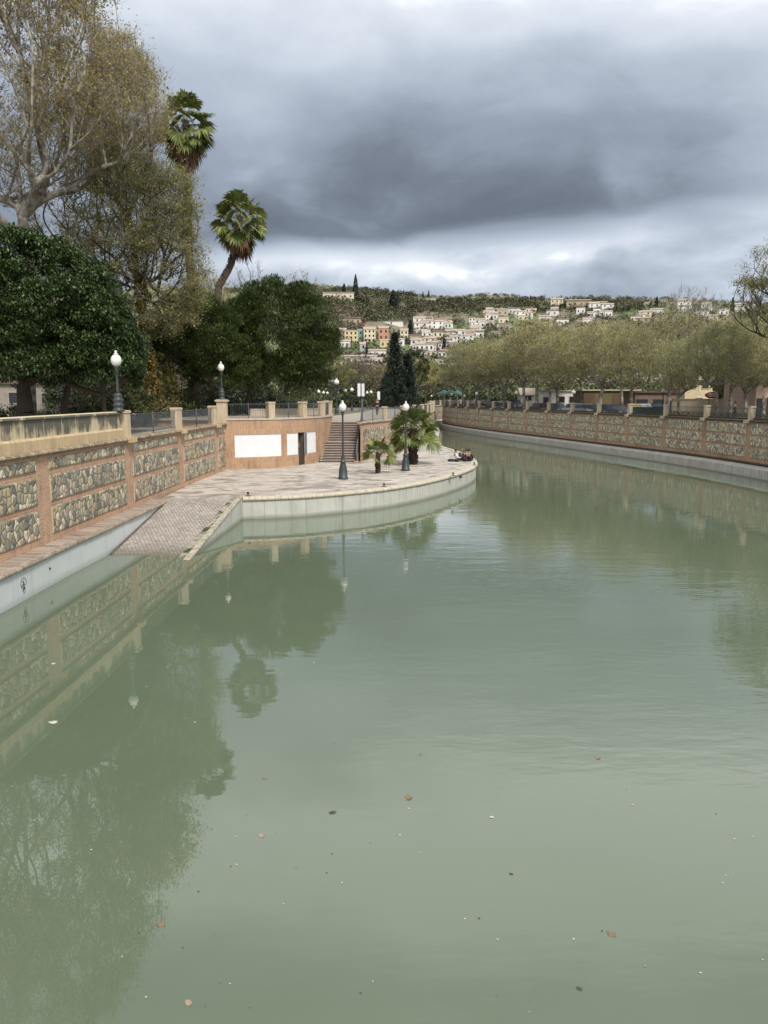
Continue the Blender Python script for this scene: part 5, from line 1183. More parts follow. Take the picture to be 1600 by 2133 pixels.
clump_tree('ivy', 'yellow and rust climbing ivy wrapped round the trunk of the yellow-green plane tree', 'climbing plant', (at_y(298, 700, 49.6).x, 49.6, ZG), [(0, 0, 0), (0, 0, 1)], [((0, 0, 2.4), (.85, .8, 2.6), .5), ((0, 0, 6), (.6, .6, 4.0), .5)], 110, .35, 90, .17, mat('rusty_ivy_leaves', fn=leaf_fn([(0, (0.10, 0.09, 0.03)), (0.5, (0.17, 0.13, 0.04)), (1, (0.26, 0.19, 0.055))], clump=1.2)), M_bark, 9, None, .5, 1, .05, limbs=False)
c = at_y(205, 700, 58)
broad_tree('plane_tree', 'hazy brown-twigged plane tree behind, between the tallest plane and the yellow-green one', 'tree', (c.x, 58, ZG), [(0, 0, 0), (0.1, 0, 4), (-.1, 0, 8), (0.1, 0, 10)],
           [((-.5, 0, 16), (5.5, 4.5, 7.5), 1.0), ((-2, 0, 9.5), (4, 3, 4), .25)], 450, 0.012, 0.30, 40, 0.17, M_lf_plane, M_bark, 16, 1.1, 13, None, 1.2, 0.6, 0.42, 0.011)
broad_tree('plane_tree', 'upper right plane crown with grey twigs standing out against the cloud beside the tall palm', 'tree', (at_y(262, 300, 52).x, 54, ZG), [(0, 0, 0), (0.1, 0, 5), (-.3, 0, 10), (-0.5, 0, 13)],
           [((-0.9, 0, 19.8), (2.7, 3.5, 5.6), 1.0)], 700, 0.012, 0.26, 38, 0.15, M_lf_plane, M_bark, 16, 1.0, 14, None, 1.2, 0.6, 0.42, 0.009)
# palms
P0 = at_y(386, 248, 63)
fan_palm('palm_tree', 'tallest fan palm with a brown skirt of dead fronds beside the yellow-green plane tree', (P0.x, 63, ZG), [(0, 0, 0), (0.1, 0, 7), (-0.1, 0, 14), (0, 0, P0.z - ZG - .1)], 0.30, 58, 2.6, 21, 26, skirt_len=2.0, pet=0.6, upmin=-1.0)
a, b, c = at_y(455, 600, 65), at_y(478, 560, 65), at_y(500, 470, 65)
fan_palm('palm_tree', 'leaning fan palm standing alone against the cloud above the pines', (a.x, 65, ZG), [(-1.2, 0, 0), (-.7, 0, 5), (0, 0, a.z - ZG), (b.x - a.x, 0, b.z - ZG), (at_y(492, 520, 65).x - a.x, 0, at_y(492, 520, 65).z - ZG), (c.x - a.x, 0, c.z - ZG + .7)], 0.29, 52, 2.5, 22, 14, skirt_len=1.1, pet=0.6, upmin=-1.05)
pb_ = at_y(860, 967, 54.6)
fan_palm('palm_tree', 'big low fan palm with a thick dark trunk on the quay behind the second lamp', (2.05, 54.6, ZP), [(0, 0, 0), (0, 0, 0.6), (0, 0, 1.3), (0, 0, 2.5)], 0.34, 36, 2.15, 23, 0, M_bark_dark, upmin=-0.5)
fan_palm('palm_tree', 'small young fan palm with a short dark trunk on the quay between the two lamps', (-0.39, 48.37, ZP), [(0, 0, 0), (0, 0, 0.4), (0, 0, 0.9), (0, 0, 1.25)], 0.17, 17, 1.35, 24, 0, M_bark_dark, upmin=-0.05)
# pines
c = at_y(585, 700, 60)
clump_tree('pine_tree', 'larger dark umbrella pine with a domed crown to the right, above the terrace railing', 'tree', (at_y(520, 700, 60).x, 60, ZG), [(0, 0, 0), (-.3, 0, 1.5), (0.1, 0, 3.2), (0.6, 0, 4.6)],
           [((2.3, 0, 6.7), (4.0, 3.8, 3.9), 1.0), ((4.5, 0, 5.0), (1.8, 2.2, 2.1), .3), ((2.2, 0, 3.6), (2.6, 2.5, 1.5), .35), ((1.0, 0, 8.0), (2.2, 2.2, 2.0), .2)], 215, 1.0, 560, 0.24, M_lf_pine, M_bark, 31, aspect=0.30, flat=0.62, trunk_r=0.22, needle=True, surf=0.72, zmin=-0.75)
clump_tree('pine_tree', 'broader left-hand dark pine with a leaning trunk behind the corner pillar lamp', 'tree', (at_y(388, 850, 57).x, 57, ZG), [(0, 0, 0), (0.25, 0, 1.2), (0.7, 0, 2.4), (1.3, 0, 3.4)],
           [((0.8, 0, 6.0), (3.2, 3.2, 3.0), 1.0), ((2.8, 0, 5.2), (2.6, 2.8, 3.0), .7), ((-1.2, 0, 4.6), (1.8, 2.2, 2.6), .4)], 190, 0.95, 560, 0.23, M_lf_pine, M_bark, 32, aspect=0.30, flat=0.62, trunk_r=0.3, needle=True, surf=0.72, zmin=-0.8)
# shrubs and hedges of the park
shr = [(262, 838, 44, 1.5, 2.6, 'dense green shrub behind the first short lamp'), (310, 800, 52, 1.8, 5.2, 'tall ivy-like yellowish shrub at the foot of the yellow-green plane tree'), (350, 838, 56, 2.4, 2.4, 'broad green shrub behind the first railing span'),
       (440, 835, 62, 2.6, 3.0, 'grey-green shrub behind the corner pillar'), (500, 838, 66, 2.8, 3.2, 'wide grey-green shrub under the larger pine'), (560, 842, 68, 2.8, 2.0, 'low hedge shrub left under the larger pine'), (620, 842, 72, 3.0, 2.0, 'low hedge shrub right under the larger pine'),
       (165, 842, 46, 1.2, 1.3, 'small dark shrub under the round evergreen'), (20, 845, 46, 2.6, 1.4, 'low dark hedge under the left part of the round evergreen'), (225, 800, 48, 2.0, 4.5, 'dark leafy shrub filling the gap right of the round evergreen')]
for i, (u, v_, y, r, h, lab) in enumerate(shr):
    x = at_y(u, 850, y).x
    clump_tree('shrub', lab, 'shrub', (x, y, ZG - .1), [(0, 0, 0), (0, 0, h * .3)], [((0, 0, h * .5), (r, r * .9, h * .55), 1.0)], int(40 * r), 0.45, 70, 0.19, M_lf_shrub if i != 1 else mat('yellowing_ivy', fn=leaf_fn([(0, (0.07, 0.075, 0.02)), (0.6, (0.13, 0.13, 0.03)), (1, (0.28, 0.21, 0.04))], clump=0.8)), M_bark, 40 + i, None, 0.5, 0.8, 0.07, limbs=False)
hg = thing('hedge', 'long dark hedge closing the park behind the evergreen, shrubs and pines', 'hedge', (0, 0, 0)); g = np.random.default_rng(77)
n = 30000; t_ = g.random(n); xs = -62 + t_ * 52; ys_ = 76 + (xs + 62) * 0.14 + g.normal(size=n) * 0.7; hz = 4.2 + 1.1 * np.sin(xs * .7) + .8 * np.sin(xs * 1.9 + 1); zs = ZG + hz * g.random(n) ** 0.6 + g.normal(size=n) * .15
m_ = (xs > x_at(60, 76)); V, F_ = leaves(np.stack([xs, ys_, zs], 1)[m_], 0.42, g, .55); np_mesh('foliage', V, F_, [M_lf_shrub], hg)
# bare and leafing trees behind the pines
def bare(name, lab, u, vtop, y, rx, frac=0.5, seed=50, leafn=0, lm=None, npts=260, z0=ZG, rtip=0.014, tr=.16):
    x = at_y(u, 800, y).x; H = at_y(u, vtop, y).z - z0
    return broad_tree(name, lab, 'tree', (x, y, z0), [(0, 0, 0), (0.1, 0, H * .2), (0, 0.1, H * .42)], [((0, 0, H * .68), (rx, rx, H * .34), 1.0)], npts, rtip, tr, leafn, 0.16, lm or M_lf_brown, M_bark, 6, 0.7, seed, None, 1.0, .6, .45, 0.010, 0.8)
bare('bare_tree', 'small bare tree against the sky just right of the leaning palm', 526, 540, 78, 2.2, seed=51, leafn=3)
bare('leafing_tree', 'olive tree crown rising just left behind the pines, below the leaning palm', 432, 572, 84, 4.0, seed=52, leafn=50, lm=M_lf_plane, npts=420)
bare('leafing_tree', 'thin twiggy tree top just behind the right shoulder of the larger pine', 630, 572, 90, 3.4, seed=53, leafn=14, lm=M_lf_plane, npts=380)
bare('leafing_tree', 'green-brown tree right of the larger pine, behind the pair of tall globe lamps', 690, 742, 112, 3.6, seed=54, leafn=70, lm=M_lf_yel, npts=300)
bare('leafing_tree', 'reddish-brown twiggy tree behind the white banners', 752, 752, 135, 4.2, seed=55, leafn=55, lm=M_lf_brown, npts=320)
bare('leafing_tree', 'brown twiggy tree between the banners and the blue-green conifers', 790, 765, 150, 3.6, seed=56, leafn=55, lm=M_lf_plane, npts=260)
bare('leafing_tree', 'drooping olive tree right of the blue-green conifers, at the river bend', 886, 752, 165, 4.0, seed=57, leafn=70, lm=M_lf_right, npts=300)
bare('leafing_tree', 'low green tree at the river bend above the end of the right bank wall', 912, 790, 185, 4.0, seed=58, leafn=70, lm=M_lf_shrub, npts=220)
for u, vt, y, rx, lab in ((420, 650, 104, 5.5, 'dull green tree far behind the left-hand pine'), (560, 655, 108, 6, 'dull green tree far behind the larger pine')):
    bare('leafing_tree', lab, u, vt, y, rx, seed=int(u), leafn=75, lm=M_lf_shrub, npts=420)
# blue-green layered conifers
def conifer(lab, u, vtop, y, rb, seed, lm=None, group=None, name='conifer'):
    g = np.random.default_rng(seed); x = at_y(u, 800, y).x; H = at_y(u, vtop, y).z - ZG; root = thing(name, lab, 'tree', (x, y, ZG), 0, group)
    nb = 170; f = (np.arange(nb) + .5) / nb; z = H * (0.06 + 0.92 * f); Lb = rb * (1 - f) ** 0.75 * g.uniform(.65, 1.15, nb) + .25; a = np.arange(nb) * 2.4 + g.random(nb); k = 70
    t_ = g.random((nb, k)) ** .6; X = x * 0 + np.cos(a)[:, None] * Lb[:, None] * t_ + g.normal(size=(nb, k)) * .22; Y = np.sin(a)[:, None] * Lb[:, None] * t_ + g.normal(size=(nb, k)) * .22; Z = z[:, None] - 0.30 * Lb[:, None] * t_ ** 1.6 + g.normal(size=(nb, k)) * .10
    V, F_ = leaves(np.stack([X.ravel(), Y.ravel(), Z.ravel()], 1), .34, g, .4, droop=.3); np_mesh('crown', V, F_, [lm or M_lf_cedar], root)
    mb = MB(); mb.tube((0, 0, 0), (0, 0, H * .95), .22, .03, 8); mb.build('trunk', M_bark, root)
    mb = MB()
    for i in range(0, nb, 3): mb.tube((0, 0, z[i]), (math.cos(a[i]) * Lb[i] * .8, math.sin(a[i]) * Lb[i] * .8, z[i] - .2 * Lb[i]), .03, .01, 4, False)
    mb.build('branches', M_bark, root); return root
conifer('tall blue-green layered conifer in front of the hillside town', 822, 690, 125, 2.5, 61)
conifer('second blue-green conifer, right and lower beside the tall one', 848, 735, 128, 2.2, 62)
conifer('short broad dark conifer rising left behind the second one', 806, 775, 140, 2.2, 63)
clump_tree('evergreen_tree', 'round dark evergreen just right of the blue-green conifers', 'tree', (at_y(866, 800, 150).x, 150, ZG), [(0, 0, 0), (0, 0, 3)], [((0, 0, 7), (2.4, 2.4, 4.2), 1)], 60, .8, 60, .5, M_lf_shrub, M_bark, 64, limbs=False)
hg = thing('hedge', 'low green hedge and shrubs along the promenade behind the tiny lamps', 'hedge'); n = 9000; t_ = g.random(n); xs = -14 + t_ * 24; ys_ = 118 + t_ * 62 + g.normal(size=n); zs = ZG + 2.2 * g.random(n)
V, F_ = leaves(np.stack([xs, ys_, zs], 1), 0.5, g, .55); np_mesh('foliage', V, F_, [M_lf_shrub], hg)

# ------------------------------------------------------------------ plane trees of the right bank: four kinds of crown, copied
pro = []
for k in range(4):
    gk = np.random.default_rng(100 + k); H = 9.6; lean = gk.uniform(-.5, .5)
    t = broad_tree('plane_tree', '', 'tree', (0, 0, 0), [(0, 0, 0), (lean * .3, 0, 1.4), (lean * .8, 0.1, 2.9), (lean, 0, 3.8)], [((lean, 0, 6.7), (3.7, 3.7, 3.2), 1.0), ((lean + gk.uniform(-1.5, 1.5), 0, 5.0), (3.3, 3.3, 1.9), .45)], 600, 0.011, 0.19, 32, 0.17, M_lf_right, M_bark_pl, 11, 0.95, 100 + k, 'plane trees along the right bank', .9, .7, .46, 0.010, 0.5)
    pro.append(t)
rowt = []
for s in np.arange(56, 166, 7.6): rowt.append((s, -3.8))
for s in np.arange(62, 162, 12.5): rowt.append((s, -15.5))
rs = random.Random(11); out_ = []
for s, off in rowt:
    x, y = Rw.at(s + rs.uniform(-1, 1), off + rs.uniform(-.6, .6)); out_.append((x, y, off))
out_.append((x_at(1552, 73), 73.0, -9.0)); out_.append((x_at(1590, 84), 84.0, -9.5))
front = [q for q in out_ if q[2] > -8]; back = [q for q in out_ if q[2] < -8]
usedp = set()
for nm, lst in (('waterside', front), ('rear', back)):
    lst.sort(key=lambda q: -q[0] / q[1])
    for i, (x, y, off) in enumerate(lst):
        k = rs.randrange(4); lab = 'olive-leaved plane tree, %s from the right in the %s row on the right bank' % (ordinal(i), nm)
        if k not in usedp: o = pro[k]; usedp.add(k); o.location = (x, y, ZR); o['label'] = lab; o.rotation_euler = (0, 0, rs.uniform(0, 6.28))
        else: o = dup(pro[k], (x, y, ZR), rs.uniform(0, 6.28), lab)
        sc_ = min(1.24, max(.80, .82 + (y - 65) * .0080)) * rs.uniform(.86, 1.10) * (1.0 if off > -8 else 1.03); o.scale = (sc_, sc_, sc_ * rs.uniform(.95, 1.06))
hg = thing('hedge', 'long dark hedge closing the street behind the right bank plane trees', 'hedge'); n = 16000; g = np.random.default_rng(9); t_ = g.random(n); xs = 8 + 95 * t_; ys_ = 178 - 62 * t_ + g.normal(size=n) * .8; zs = ZR + (3.6 + np.sin(xs * .45) * .9 + np.sin(xs * 1.3) * .5) * g.random(n) ** .7
V, F_ = leaves(np.stack([xs, ys_, zs], 1), 0.6, g, .55); np_mesh('foliage', V, F_, [M_lf_shrub], hg)
# nearest right tree leaning into the frame and the bare poplars
broad_tree('plane_tree', 'largest olive plane tree at the right edge, its crown rising against the sky', 'tree', (at_y(1650, 800, 62).x, 62, ZR), [(0, 0, 0), (0.1, 0, 2.5), (-.2, 0, 5), (-.3, 0, 6.5)],
           [((0.3, 0, 11), (5.2, 4.2, 3.8), 1.0), ((-2.0, 0, 9.5), (3.4, 3, 3), .4)], 800, 0.012, 0.26, 40, 0.17, mat('grey_olive_leaves', fn=leaf_fn([(0, (0.22, 0.21, 0.10)), (1, (0.42, 0.40, 0.19))], trans=.3)), M_bark, 6, 0.7, 120, None, 1.0, .6, .45, 0.009)
for i, (u, vt, y, lab) in enumerate(((1422, 588, 118, 'bare poplar, tallest of the bare twiggy trees rising above the right bank row'), (1455, 602, 122, 'bare poplar just right of the tallest bare one'), (1392, 612, 124, 'bare poplar just left of the tallest bare one'), (1482, 618, 120, 'thin bare poplar rightmost of the bare trees'))):
    bare('bare_poplar', lab, u, vt, y, 2.2, seed=130 + i, leafn=0, npts=150, z0=ZR, rtip=.02, tr=.14) if False else None
    x = at_y(u, 800, y).x; H = at_y(u, vt, y).z - ZR
    broad_tree('bare_poplar', lab, 'tree', (x, y, ZR), [(0, 0, 0), (0, 0, H * .2), (0, 0, H * .45)], [((0, 0, H * .72), (2.2, 2.2, H * .30), 1.0)], 160, .016, .16, 1, .12, M_lf_brown, M_bark_pl, 5, .9, 130 + i, None, 1.2, .4, .42, .012, 1.0)
# big clipped dark hedge mass and low hedges on the right bank
clump_tree('hedge', 'tall dark hedge behind the cream garden wall at the right', 'hedge', (at_y(1532, 850, 98).x, 98, ZR), [(0, 0, 0), (0, 0, 1)], [((0, 0, 2.6), (3.2, 1.2, 2.6), 1)], 60, .6, 70, .4, M_lf_mag, M_bark, 140, limbs=False)
hg = thing('hedge', 'low clipped green hedge behind the right bank railing near the right edge', 'hedge'); n = 12000; t_ = g.random(n); 
pts_ = np.array([(*Rw.at(62 + 34 * a, -1.5 - 1.3 * b), ZR + 0.15 + .85 * c_) for a, b, c_ in zip(t_, g.random(n), g.random(n))]); V, F_ = leaves(pts_, .14, g, .55); np_mesh('foliage', V, F_, [M_lf_shrub], hg)
# ------------------------------------------------------------------ hills, town
RK = 1000.0
def n2d(x, y):
    return (math.sin(x * .013 + 1.3) * math.cos(y * .011 + .4) + .5 * math.sin(x * .031 + y * .023) + .35 * math.cos(x * .05 - y * .041 + 2))
AZ = [-3, -.35, -.10, -.04, .0, .06, .125, .19, .25, .31, .375, .45, .5, .6, 3]
SK = [.125, .130, .139, .138, .133, .1265, .1265, .124, .1225, .120, .115, .109, .105, .10, .09]
def terr(x, y):
    r = math.hypot(x, y); a = x / max(y, 1.0); s = float(np.interp(a, AZ, SK)); t = (r - 330) / (RK - 330)
    if t <= 0: return 3.2
    if t < 1: z = s * RK * (t ** 1.12) * (1 - 0.0 * t)
    else: z = s * RK - (t - 1) * 25
    # the hill stands a little nearer on the left: a shoulder
    sh = math.exp(-((a + .05) / .055) ** 2) * math.exp(-((r - 760) / 120) ** 2) * 16
    return 3.2 + z + sh + n2d(x, y) * 2.6 * min(1, max(0, t) * 4)
azs = np.linspace(R(-60), R(60), 180); rr_ = np.concatenate([np.linspace(318, 1010, 90), np.linspace(1030, 1700, 16)])
V = np.array([(r * math.sin(a), r * math.cos(a), terr(r * math.sin(a), r * math.cos(a))) for r in rr_ for a in azs]); na = len(azs)
F_ = np.array([(i * na + j, i * na + j + 1, (i + 1) * na + j + 1, (i + 1) * na + j) for i in range(len(rr_) - 1) for j in range(na - 1)])[:, ::-1]
tag(np_mesh('hillside', V, F_, [M_terr], smooth=True), kind='structure')
def hit(u, v_):
    d = ray(u, v_); d = d / math.hypot(d.x, d.y); r = 325.0
    while r < 1100:
        if EYE + d.z * r <= terr(d.x * r, d.y * r): return (d.x * r, d.y * r, terr(d.x * r, d.y * r), r)
        r += 2.5
    return None
# houses: (u, v of base, width px, height px, colour key, roof key)
HC = {'white': (0.80, 0.77, 0.72), 'cream': (0.74, 0.64, 0.47), 'yellow': (0.70, 0.57, 0.32), 'orange': (0.56, 0.30, 0.19), 'pink': (0.66, 0.50, 0.43), 'teal': (0.22, 0.36, 0.32), 'beige': (0.47, 0.38, 0.28), 'grey': (0.42, 0.41, 0.39)}
HM = {k: mat('render_' + k, c, 0.85) for k, c in HC.items()}
RM = {'tile': mat('clay_roof_tiles', (0.42, 0.33, 0.26), 0.85), 'brown': mat('brown_roof_tiles', (0.15, 0.10, 0.075), 0.85), 'pale': mat('pale_flat_roof', (0.50, 0.45, 0.38), 0.85)}
hw = {}
def house_mesh(key):
    """unit house: 1 wide, 0.8 deep, 1 high walls"""
    if key in hw: return hw[key]
    mb = MB(); mb.box((0, 0.4, 0.2), (1, 0.8, 1.6)); w_ = mb.build('wall', HM[key[0]]); 
    mb = MB()
    if key[1] == 'pale': mb.box((0, 0.4, 1.03), (1.06, 0.86, 0.07))
    else:
        mb.quad([(-.54, -.05, .99), (.54, -.05, .99), (.54, .4, 1.22), (-.54, .4, 1.22)]); mb.quad([(.54, .85, .99), (-.54, .85, .99), (-.54, .4, 1.22), (.54, .4, 1.22)]); mb.quad([(-.54, -.05, .99), (-.54, .4, 1.22), (-.54, .85, .99)]); mb.quad([(.54, .85, .99), (.54, .4, 1.22), (.54, -.05, .99)])
    r_ = mb.build('roof', RM[key[1]]); mb = MB(); mb.box((0, 0, 0), (0.12, 0.03, 0.16)); wi = mb.build('window', M_glass)
    me = (w_.data, r_.data, wi.data)
    for o in (w_, r_, wi): bpy.data.objects.remove(o)
    hw[key] = me; return me
def house(u, v_, wp_, hp_, ck, rk, lab, group='houses of the hillside town', nw=(3, 2), rz=None):
    h_ = hit(u, v_)
    if h_ is None: return None
    x, y, z, r = h_; k = r / 1600; root = thing('hillside_house', lab, 'house', (x, y, z - 0.3), -math.atan2(x, y) + (rz if rz is not None else random.uniform(-.35, .35)), group); W_, H_ = wp_ * k, hp_ * k
    m = house_mesh((ck, rk))
    for nm, d in zip(('wall', 'roof'), m[:2]): o = link(bpy.data.objects.new(nm, d), root); o.scale = (W_, max(W_ * .8, 4) / .8 * .8, H_)
    for i in range(nw[0]):
        for j in range(nw[1]):
            o = link(bpy.data.objects.new('window', m[2]), root); o.location = (W_ * ((i + .5) / nw[0] - .5), -0.01, H_ * ((j + .5) / nw[1])); o.scale = (min(W_ / nw[0] * 4.2, 10), 4, min(H_ / nw[1] * 3.2, 12))
    return root
HT = [(705, 624, 62, 14, 'cream', 'pale', 'long cream villa on the hilltop left of the tall cypress', (5, 1)), (729, 676, 44, 13, 'beige', 'brown', 'low brown ruined building below the hilltop villa', (4, 1)),
      (668, 702, 22, 16, 'pink', 'tile', 'pink house at the left end of the town beside the pine', (2, 2)), (690, 704, 22, 18, 'white', 'tile', 'white house second from the left end of the town', (3, 2)), (711, 708, 20, 20, 'pink', 'tile', 'rose house just left of the bright yellow one', (2, 2)),
      (732, 716, 26, 26, 'yellow', 'pale', 'bright yellow house in the upper row of the town', (3, 3)), (751, 712, 11, 24, 'teal', 'pale', 'narrow green-fronted house right of the bright yellow one', (1, 2)), (770, 712, 24, 26, 'cream', 'tile', 'cream house between the green-fronted and the orange-red one', (3, 3)),
      (799, 708, 20, 24, 'orange', 'tile', 'orange-red house in the middle of the town', (2, 2)), (803, 724, 22, 14, 'yellow', 'tile', 'ochre house directly below the orange-red one', (2, 1)), (716, 726, 28, 15, 'white', 'tile', 'low white house below the rose one', (2, 1)),
      (757, 740, 14, 22, 'grey', 'tile', 'narrow grey-blue house below the green-fronted one', (1, 2)), (785, 746, 36, 16, 'white', 'tile', 'white house with a wide brown roof left of the conifers', (3, 1)), (842, 706, 16, 18, 'cream', 'tile', 'small cream house right of the orange-red one', (2, 2)),
      (866, 716, 24, 16, 'beige', 'brown', 'beige house with a broad dark roof in the town', (2, 1)), (888, 716, 22, 14, 'yellow', 'brown', 'pale yellow house with three windows right of the dark-roofed one', (3, 1)), (912, 712, 20, 20, 'cream', 'brown', 'cream house above the white row, left of the plane trees', (2, 2)),
      (884, 744, 38, 26, 'white', 'pale', 'large white house with a row of windows just left of the plane trees', (4, 2)), (880, 758, 18, 12, 'white', 'tile', 'low white house below the large one with the row of windows', (2, 1)), (836, 722, 12, 14, 'white', 'tile', 'little white house right behind the conifer tip', (1, 1)),
      (815, 676, 46, 7, 'white', 'pale', 'long pale retaining wall building climbing the slope above the orange-red house', (1, 1)), (890, 629, 36, 8, 'cream', 'pale', 'cream villa on the skyline left of centre', (4, 1)), (1160, 640, 24, 16, 'cream', 'tile', 'cream house with dark windows on the upper right slope', (3, 2)),
      (1205, 640, 46, 14, 'beige', 'tile', 'long terracotta-roofed house near the skyline', (4, 1)), (1247, 641, 30, 11, 'cream', 'tile', 'cream house right of the long terracotta-roofed one', (3, 1)), (1105, 652, 24, 9, 'cream', 'pale', 'small cream house on the slope above the plane trees', (2, 1)), (1030, 655, 20, 9, 'white', 'pale', 'white flat house on the slope in the centre', (2, 1))]
for u, v_, a, b, c, d, lab, nw in HT: house(u, v_, a, b, c, d, lab, 'houses of the hillside town', nw, random.uniform(-.12, .12))
rs = random.Random(21); zones = [('in the cluster left of the plane trees', 868, 1000, 674, 722, 46, 14, 10), ('in the steep rows below the dense cluster', 862, 950, 724, 772, 16, 17, 11), ('midway up the slope above the plane trees', 985, 1150, 648, 690, 30, 14, 8), ('on the slope between the plane tops', 1130, 1280, 645, 700, 18, 14, 8),
                                 ('on the right slope below the skyline', 1300, 1500, 640, 700, 20, 14, 8), ('at the foot of the town', 700, 800, 748, 775, 7, 22, 9), ('on the far right slope', 1500, 1640, 645, 680, 4, 14, 9)]
ZN = []
for zn, u0, u1, v0, v1, n, wm, hm in zones:
    for i in range(n): ZN.append((zn, rs.uniform(u0, u1), rs.uniform(v0, v1), wm * rs.uniform(.7, 1.5), hm * rs.uniform(.8, 1.5), rs.choices(['white', 'cream', 'beige', 'pink', 'yellow'], [12, 4, 1, .8, .4])[0], rs.choice(['tile', 'tile', 'brown', 'pale'])))
seen = {}
ZN.sort(key=lambda q: (q[0], q[5], q[6], q[1]))
RN = {'tile': 'tile-roofed', 'brown': 'brown-roofed', 'pale': 'flat-roofed'}
for zn, u, v_, a, b, c, d in ZN:
    k = (zn, c, d); n_ = sum(1 for q in ZN if (q[0], q[5], q[6]) == k); i = seen.get(k, 0); seen[k] = i + 1
    lab = ('%s %s house %s' % (c, RN[d], zn)) if n_ == 1 else ('%s from left of the %s %s houses %s' % (ordinal(i), c, RN[d], zn))
    house(u, v_, a * 1.25, b * 1.2, c, d, lab, 'houses of the hillside town', (2, 1 if b < 11 else 2))
# cypresses and skyline trees, each one of its own
cyp = None
def cypress(u, vb, hp_, wp_, lab):
    global cyp
    h_ = hit(u, vb)
    if h_ is None: return
    x, y, z, r = h_; k = r / 1600
    if cyp is None:
        cyp = thing('cypress', lab, 'tree', (0, 0, 0), 0, 'cypresses on the hillside'); g = np.random.default_rng(5); n = 900; t_ = g.random(n); a = g.random(n) * 6.283; rad = .5 * np.sin(np.pi * (t_ * .9 + .08)) ** .7 * (1 - t_ * .55) * g.uniform(.5, 1.1, n); C = np.stack([np.cos(a) * rad, np.sin(a) * rad, t_ * .95 + .04], 1)
        V, F_ = leaves(C, .16, g, .6); V[:, 2] = V[:, 2]; np_mesh('crown', V, F_, [M_lf_cedar], cyp); mb = MB(); mb.tube((0, 0, 0), (0, 0, .8), .04, .01, 6); mb.build('trunk', M_bark, cyp); o = cyp
    else: o = copy_tree(cyp); o['label'] = lab
    o.location = (x, y, z - .5); o.scale = (wp_ * k, wp_ * k, hp_ * k + .5)
for q in ((741, 626, 50, 15, 'tall dark cypress standing on the skyline right of the hilltop villa'), (819, 645, 38, 22, 'broad dark cypress on the slope above the town'), (828, 640, 32, 9, 'slim cypress right beside the broad one on the slope'), (717, 612, 20, 12, 'rounded dark conifer on the skyline above the villa'),
          (697, 610, 12, 9, 'small conifer on the skyline left of the villa'), (764, 745, 32, 7, 'thin dark cypress among the lower houses of the town'), (856, 700, 26, 13, 'dark cypress between the cream houses in the town'), (855, 688, 20, 14, 'bushy cypress above the one between the cream houses'),
          (881, 622, 14, 5, 'left one of two tiny skyline cypresses'), (893, 622, 16, 5, 'right one of two tiny skyline cypresses'), (1105, 628, 12, 5, 'tiny cypress on the central skyline'), (1094, 628, 9, 4, 'tinier cypress just left on the central skyline'),
          (1368, 638, 18, 8, 'dark cypress on the right skyline near the bare poplars'), (1355, 640, 10, 6, 'smaller cypress left of the one near the bare poplars'), (1525, 650, 26, 9, 'dark cypress above the right row of plane trees'), (1150, 628, 9, 5, 'small dark tree on the skyline above the terracotta roof'), (925, 745, 40, 14, 'dark evergreen tree beside the large white house'), (918, 725, 16, 12, 'bushy evergreen above the white house row')): cypress(*q)
rt = None
for i, u in enumerate((1226, 1239, 1250, 1261, 1272, 1280, 1290)):   # the row of round trees on the right-hand crest
    h_ = hit(u, 627.5 + (i * .9)) or hit(u, 631 + i)
    if h_ is None: continue
    x, y, z, r = h_; lab = 'round dark tree on the right-hand crest, %s from the left of its row' % ordinal(i)
    if rt is None:
        rt = thing('crest_tree', lab, 'tree', (0, 0, 0), 0, 'row of round trees on the crest'); g = np.random.default_rng(6); C = ell_pts(400, (0, 0, .6), (.5, .5, .4), g, .3); V, F_ = leaves(C, .2, g, .6); np_mesh('crown', V, F_, [M_lf_hill], rt); mb = MB(); mb.tube((0, 0, 0), (0, 0, .5), .05, .03, 6); mb.build('trunk', M_bark, rt); o = rt
    else: o = copy_tree(rt); o['label'] = lab
    k = r / 1600 * 7; o.location = (x, y, z - .4); o.scale = (k, k, k)
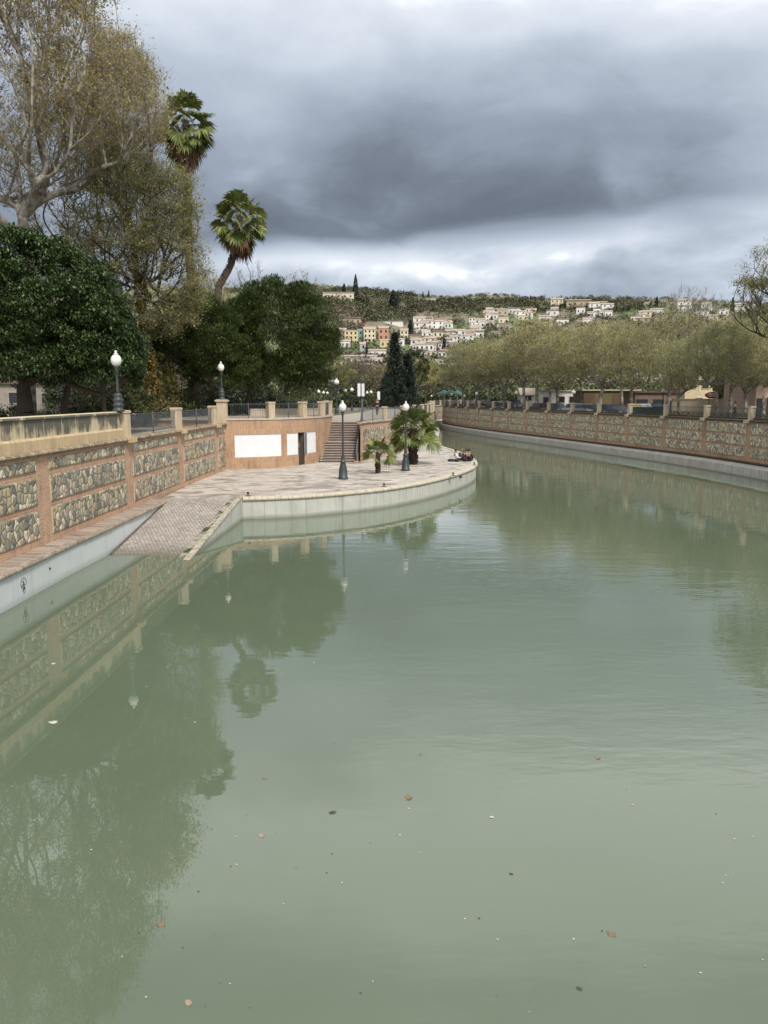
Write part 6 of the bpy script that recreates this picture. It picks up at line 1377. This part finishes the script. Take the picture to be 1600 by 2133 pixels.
# the woods that clothe the slopes: each one mass nobody could count
def wood(name, regions, m, seed, size=(2.2, 5.0), per=70, flat=.8, ridge=()):
    g = np.random.default_rng(seed); Cs, Ss = [], []
    for u0, u1, v0, v1, n in regions:
        for _ in range(n):
            h_ = hit(g.uniform(u0, u1), g.uniform(v0, v1))
            if h_ is None: continue
            x, y, z, r = h_; R_ = g.uniform(*size); U = rand_unit(per, g); U[:, 2] = np.abs(U[:, 2]) * flat * 1.3; C = np.array([x, y, z + R_ * .15]) + U * R_ * g.uniform(.55, 1.0, per)[:, None]; Cs.append(C); Ss.append(np.full(per, R_ * .36))
    for (a0, a1, r0, r1, n) in ridge:
        for _ in range(n):
            a = g.uniform(a0, a1); r = g.uniform(r0, r1); y = r / math.sqrt(1 + a * a); x = a * y; z = terr(x, y); R_ = g.uniform(*size) * .8; U = rand_unit(per, g); U[:, 2] = np.abs(U[:, 2]); Cs.append(np.array([x, y, z]) + U * R_ * g.uniform(.5, 1.0, per)[:, None]); Ss.append(np.full(per, R_ * .36))
    C = np.concatenate(Cs); s_ = np.concatenate(Ss) * g.uniform(.6, 1.3, len(C)); V, F_ = leaves(C, s_, g, .7); return tag(np_mesh(name, V, F_, [m]), kind='stuff')
wood('hillside_wood', [(640, 760, 606, 640, 160), (745, 860, 605, 672, 420), (850, 1100, 626, 652, 520), (1100, 1340, 620, 650, 260), (640, 700, 620, 660, 60), (860, 1000, 648, 700, 60), (700, 930, 690, 750, 120), (900, 1000, 700, 770, 140), (1000, 1300, 645, 720, 300), (1300, 1640, 636, 730, 560), (560, 680, 600, 680, 160)], M_lf_hill, 201, ridge=[(-.2, .12, 900, 1020, 500), (.12, .21, 930, 1020, 110), (.30, .55, 900, 1020, 200)])
wood('bare_hillside_scrub', [(650, 760, 640, 690, 240), (820, 880, 630, 680, 60), (640, 720, 690, 760, 90), (730, 830, 745, 790, 220), (1000, 1600, 660, 740, 160)], M_lf_brown, 202, (2.0, 4.0))
wood('valley_wood', [(640, 960, 775, 812, 420), (700, 960, 750, 790, 200), (560, 1600, 804, 837, 900)], M_lf_shrub, 203, (2.0, 4.2), 60)
# long labels are a mistake: keep them within sixteen words
for o in S.objects:
    if 'label' in o and len(o['label'].split()) > 16: print('LONGLABEL', o['label'])
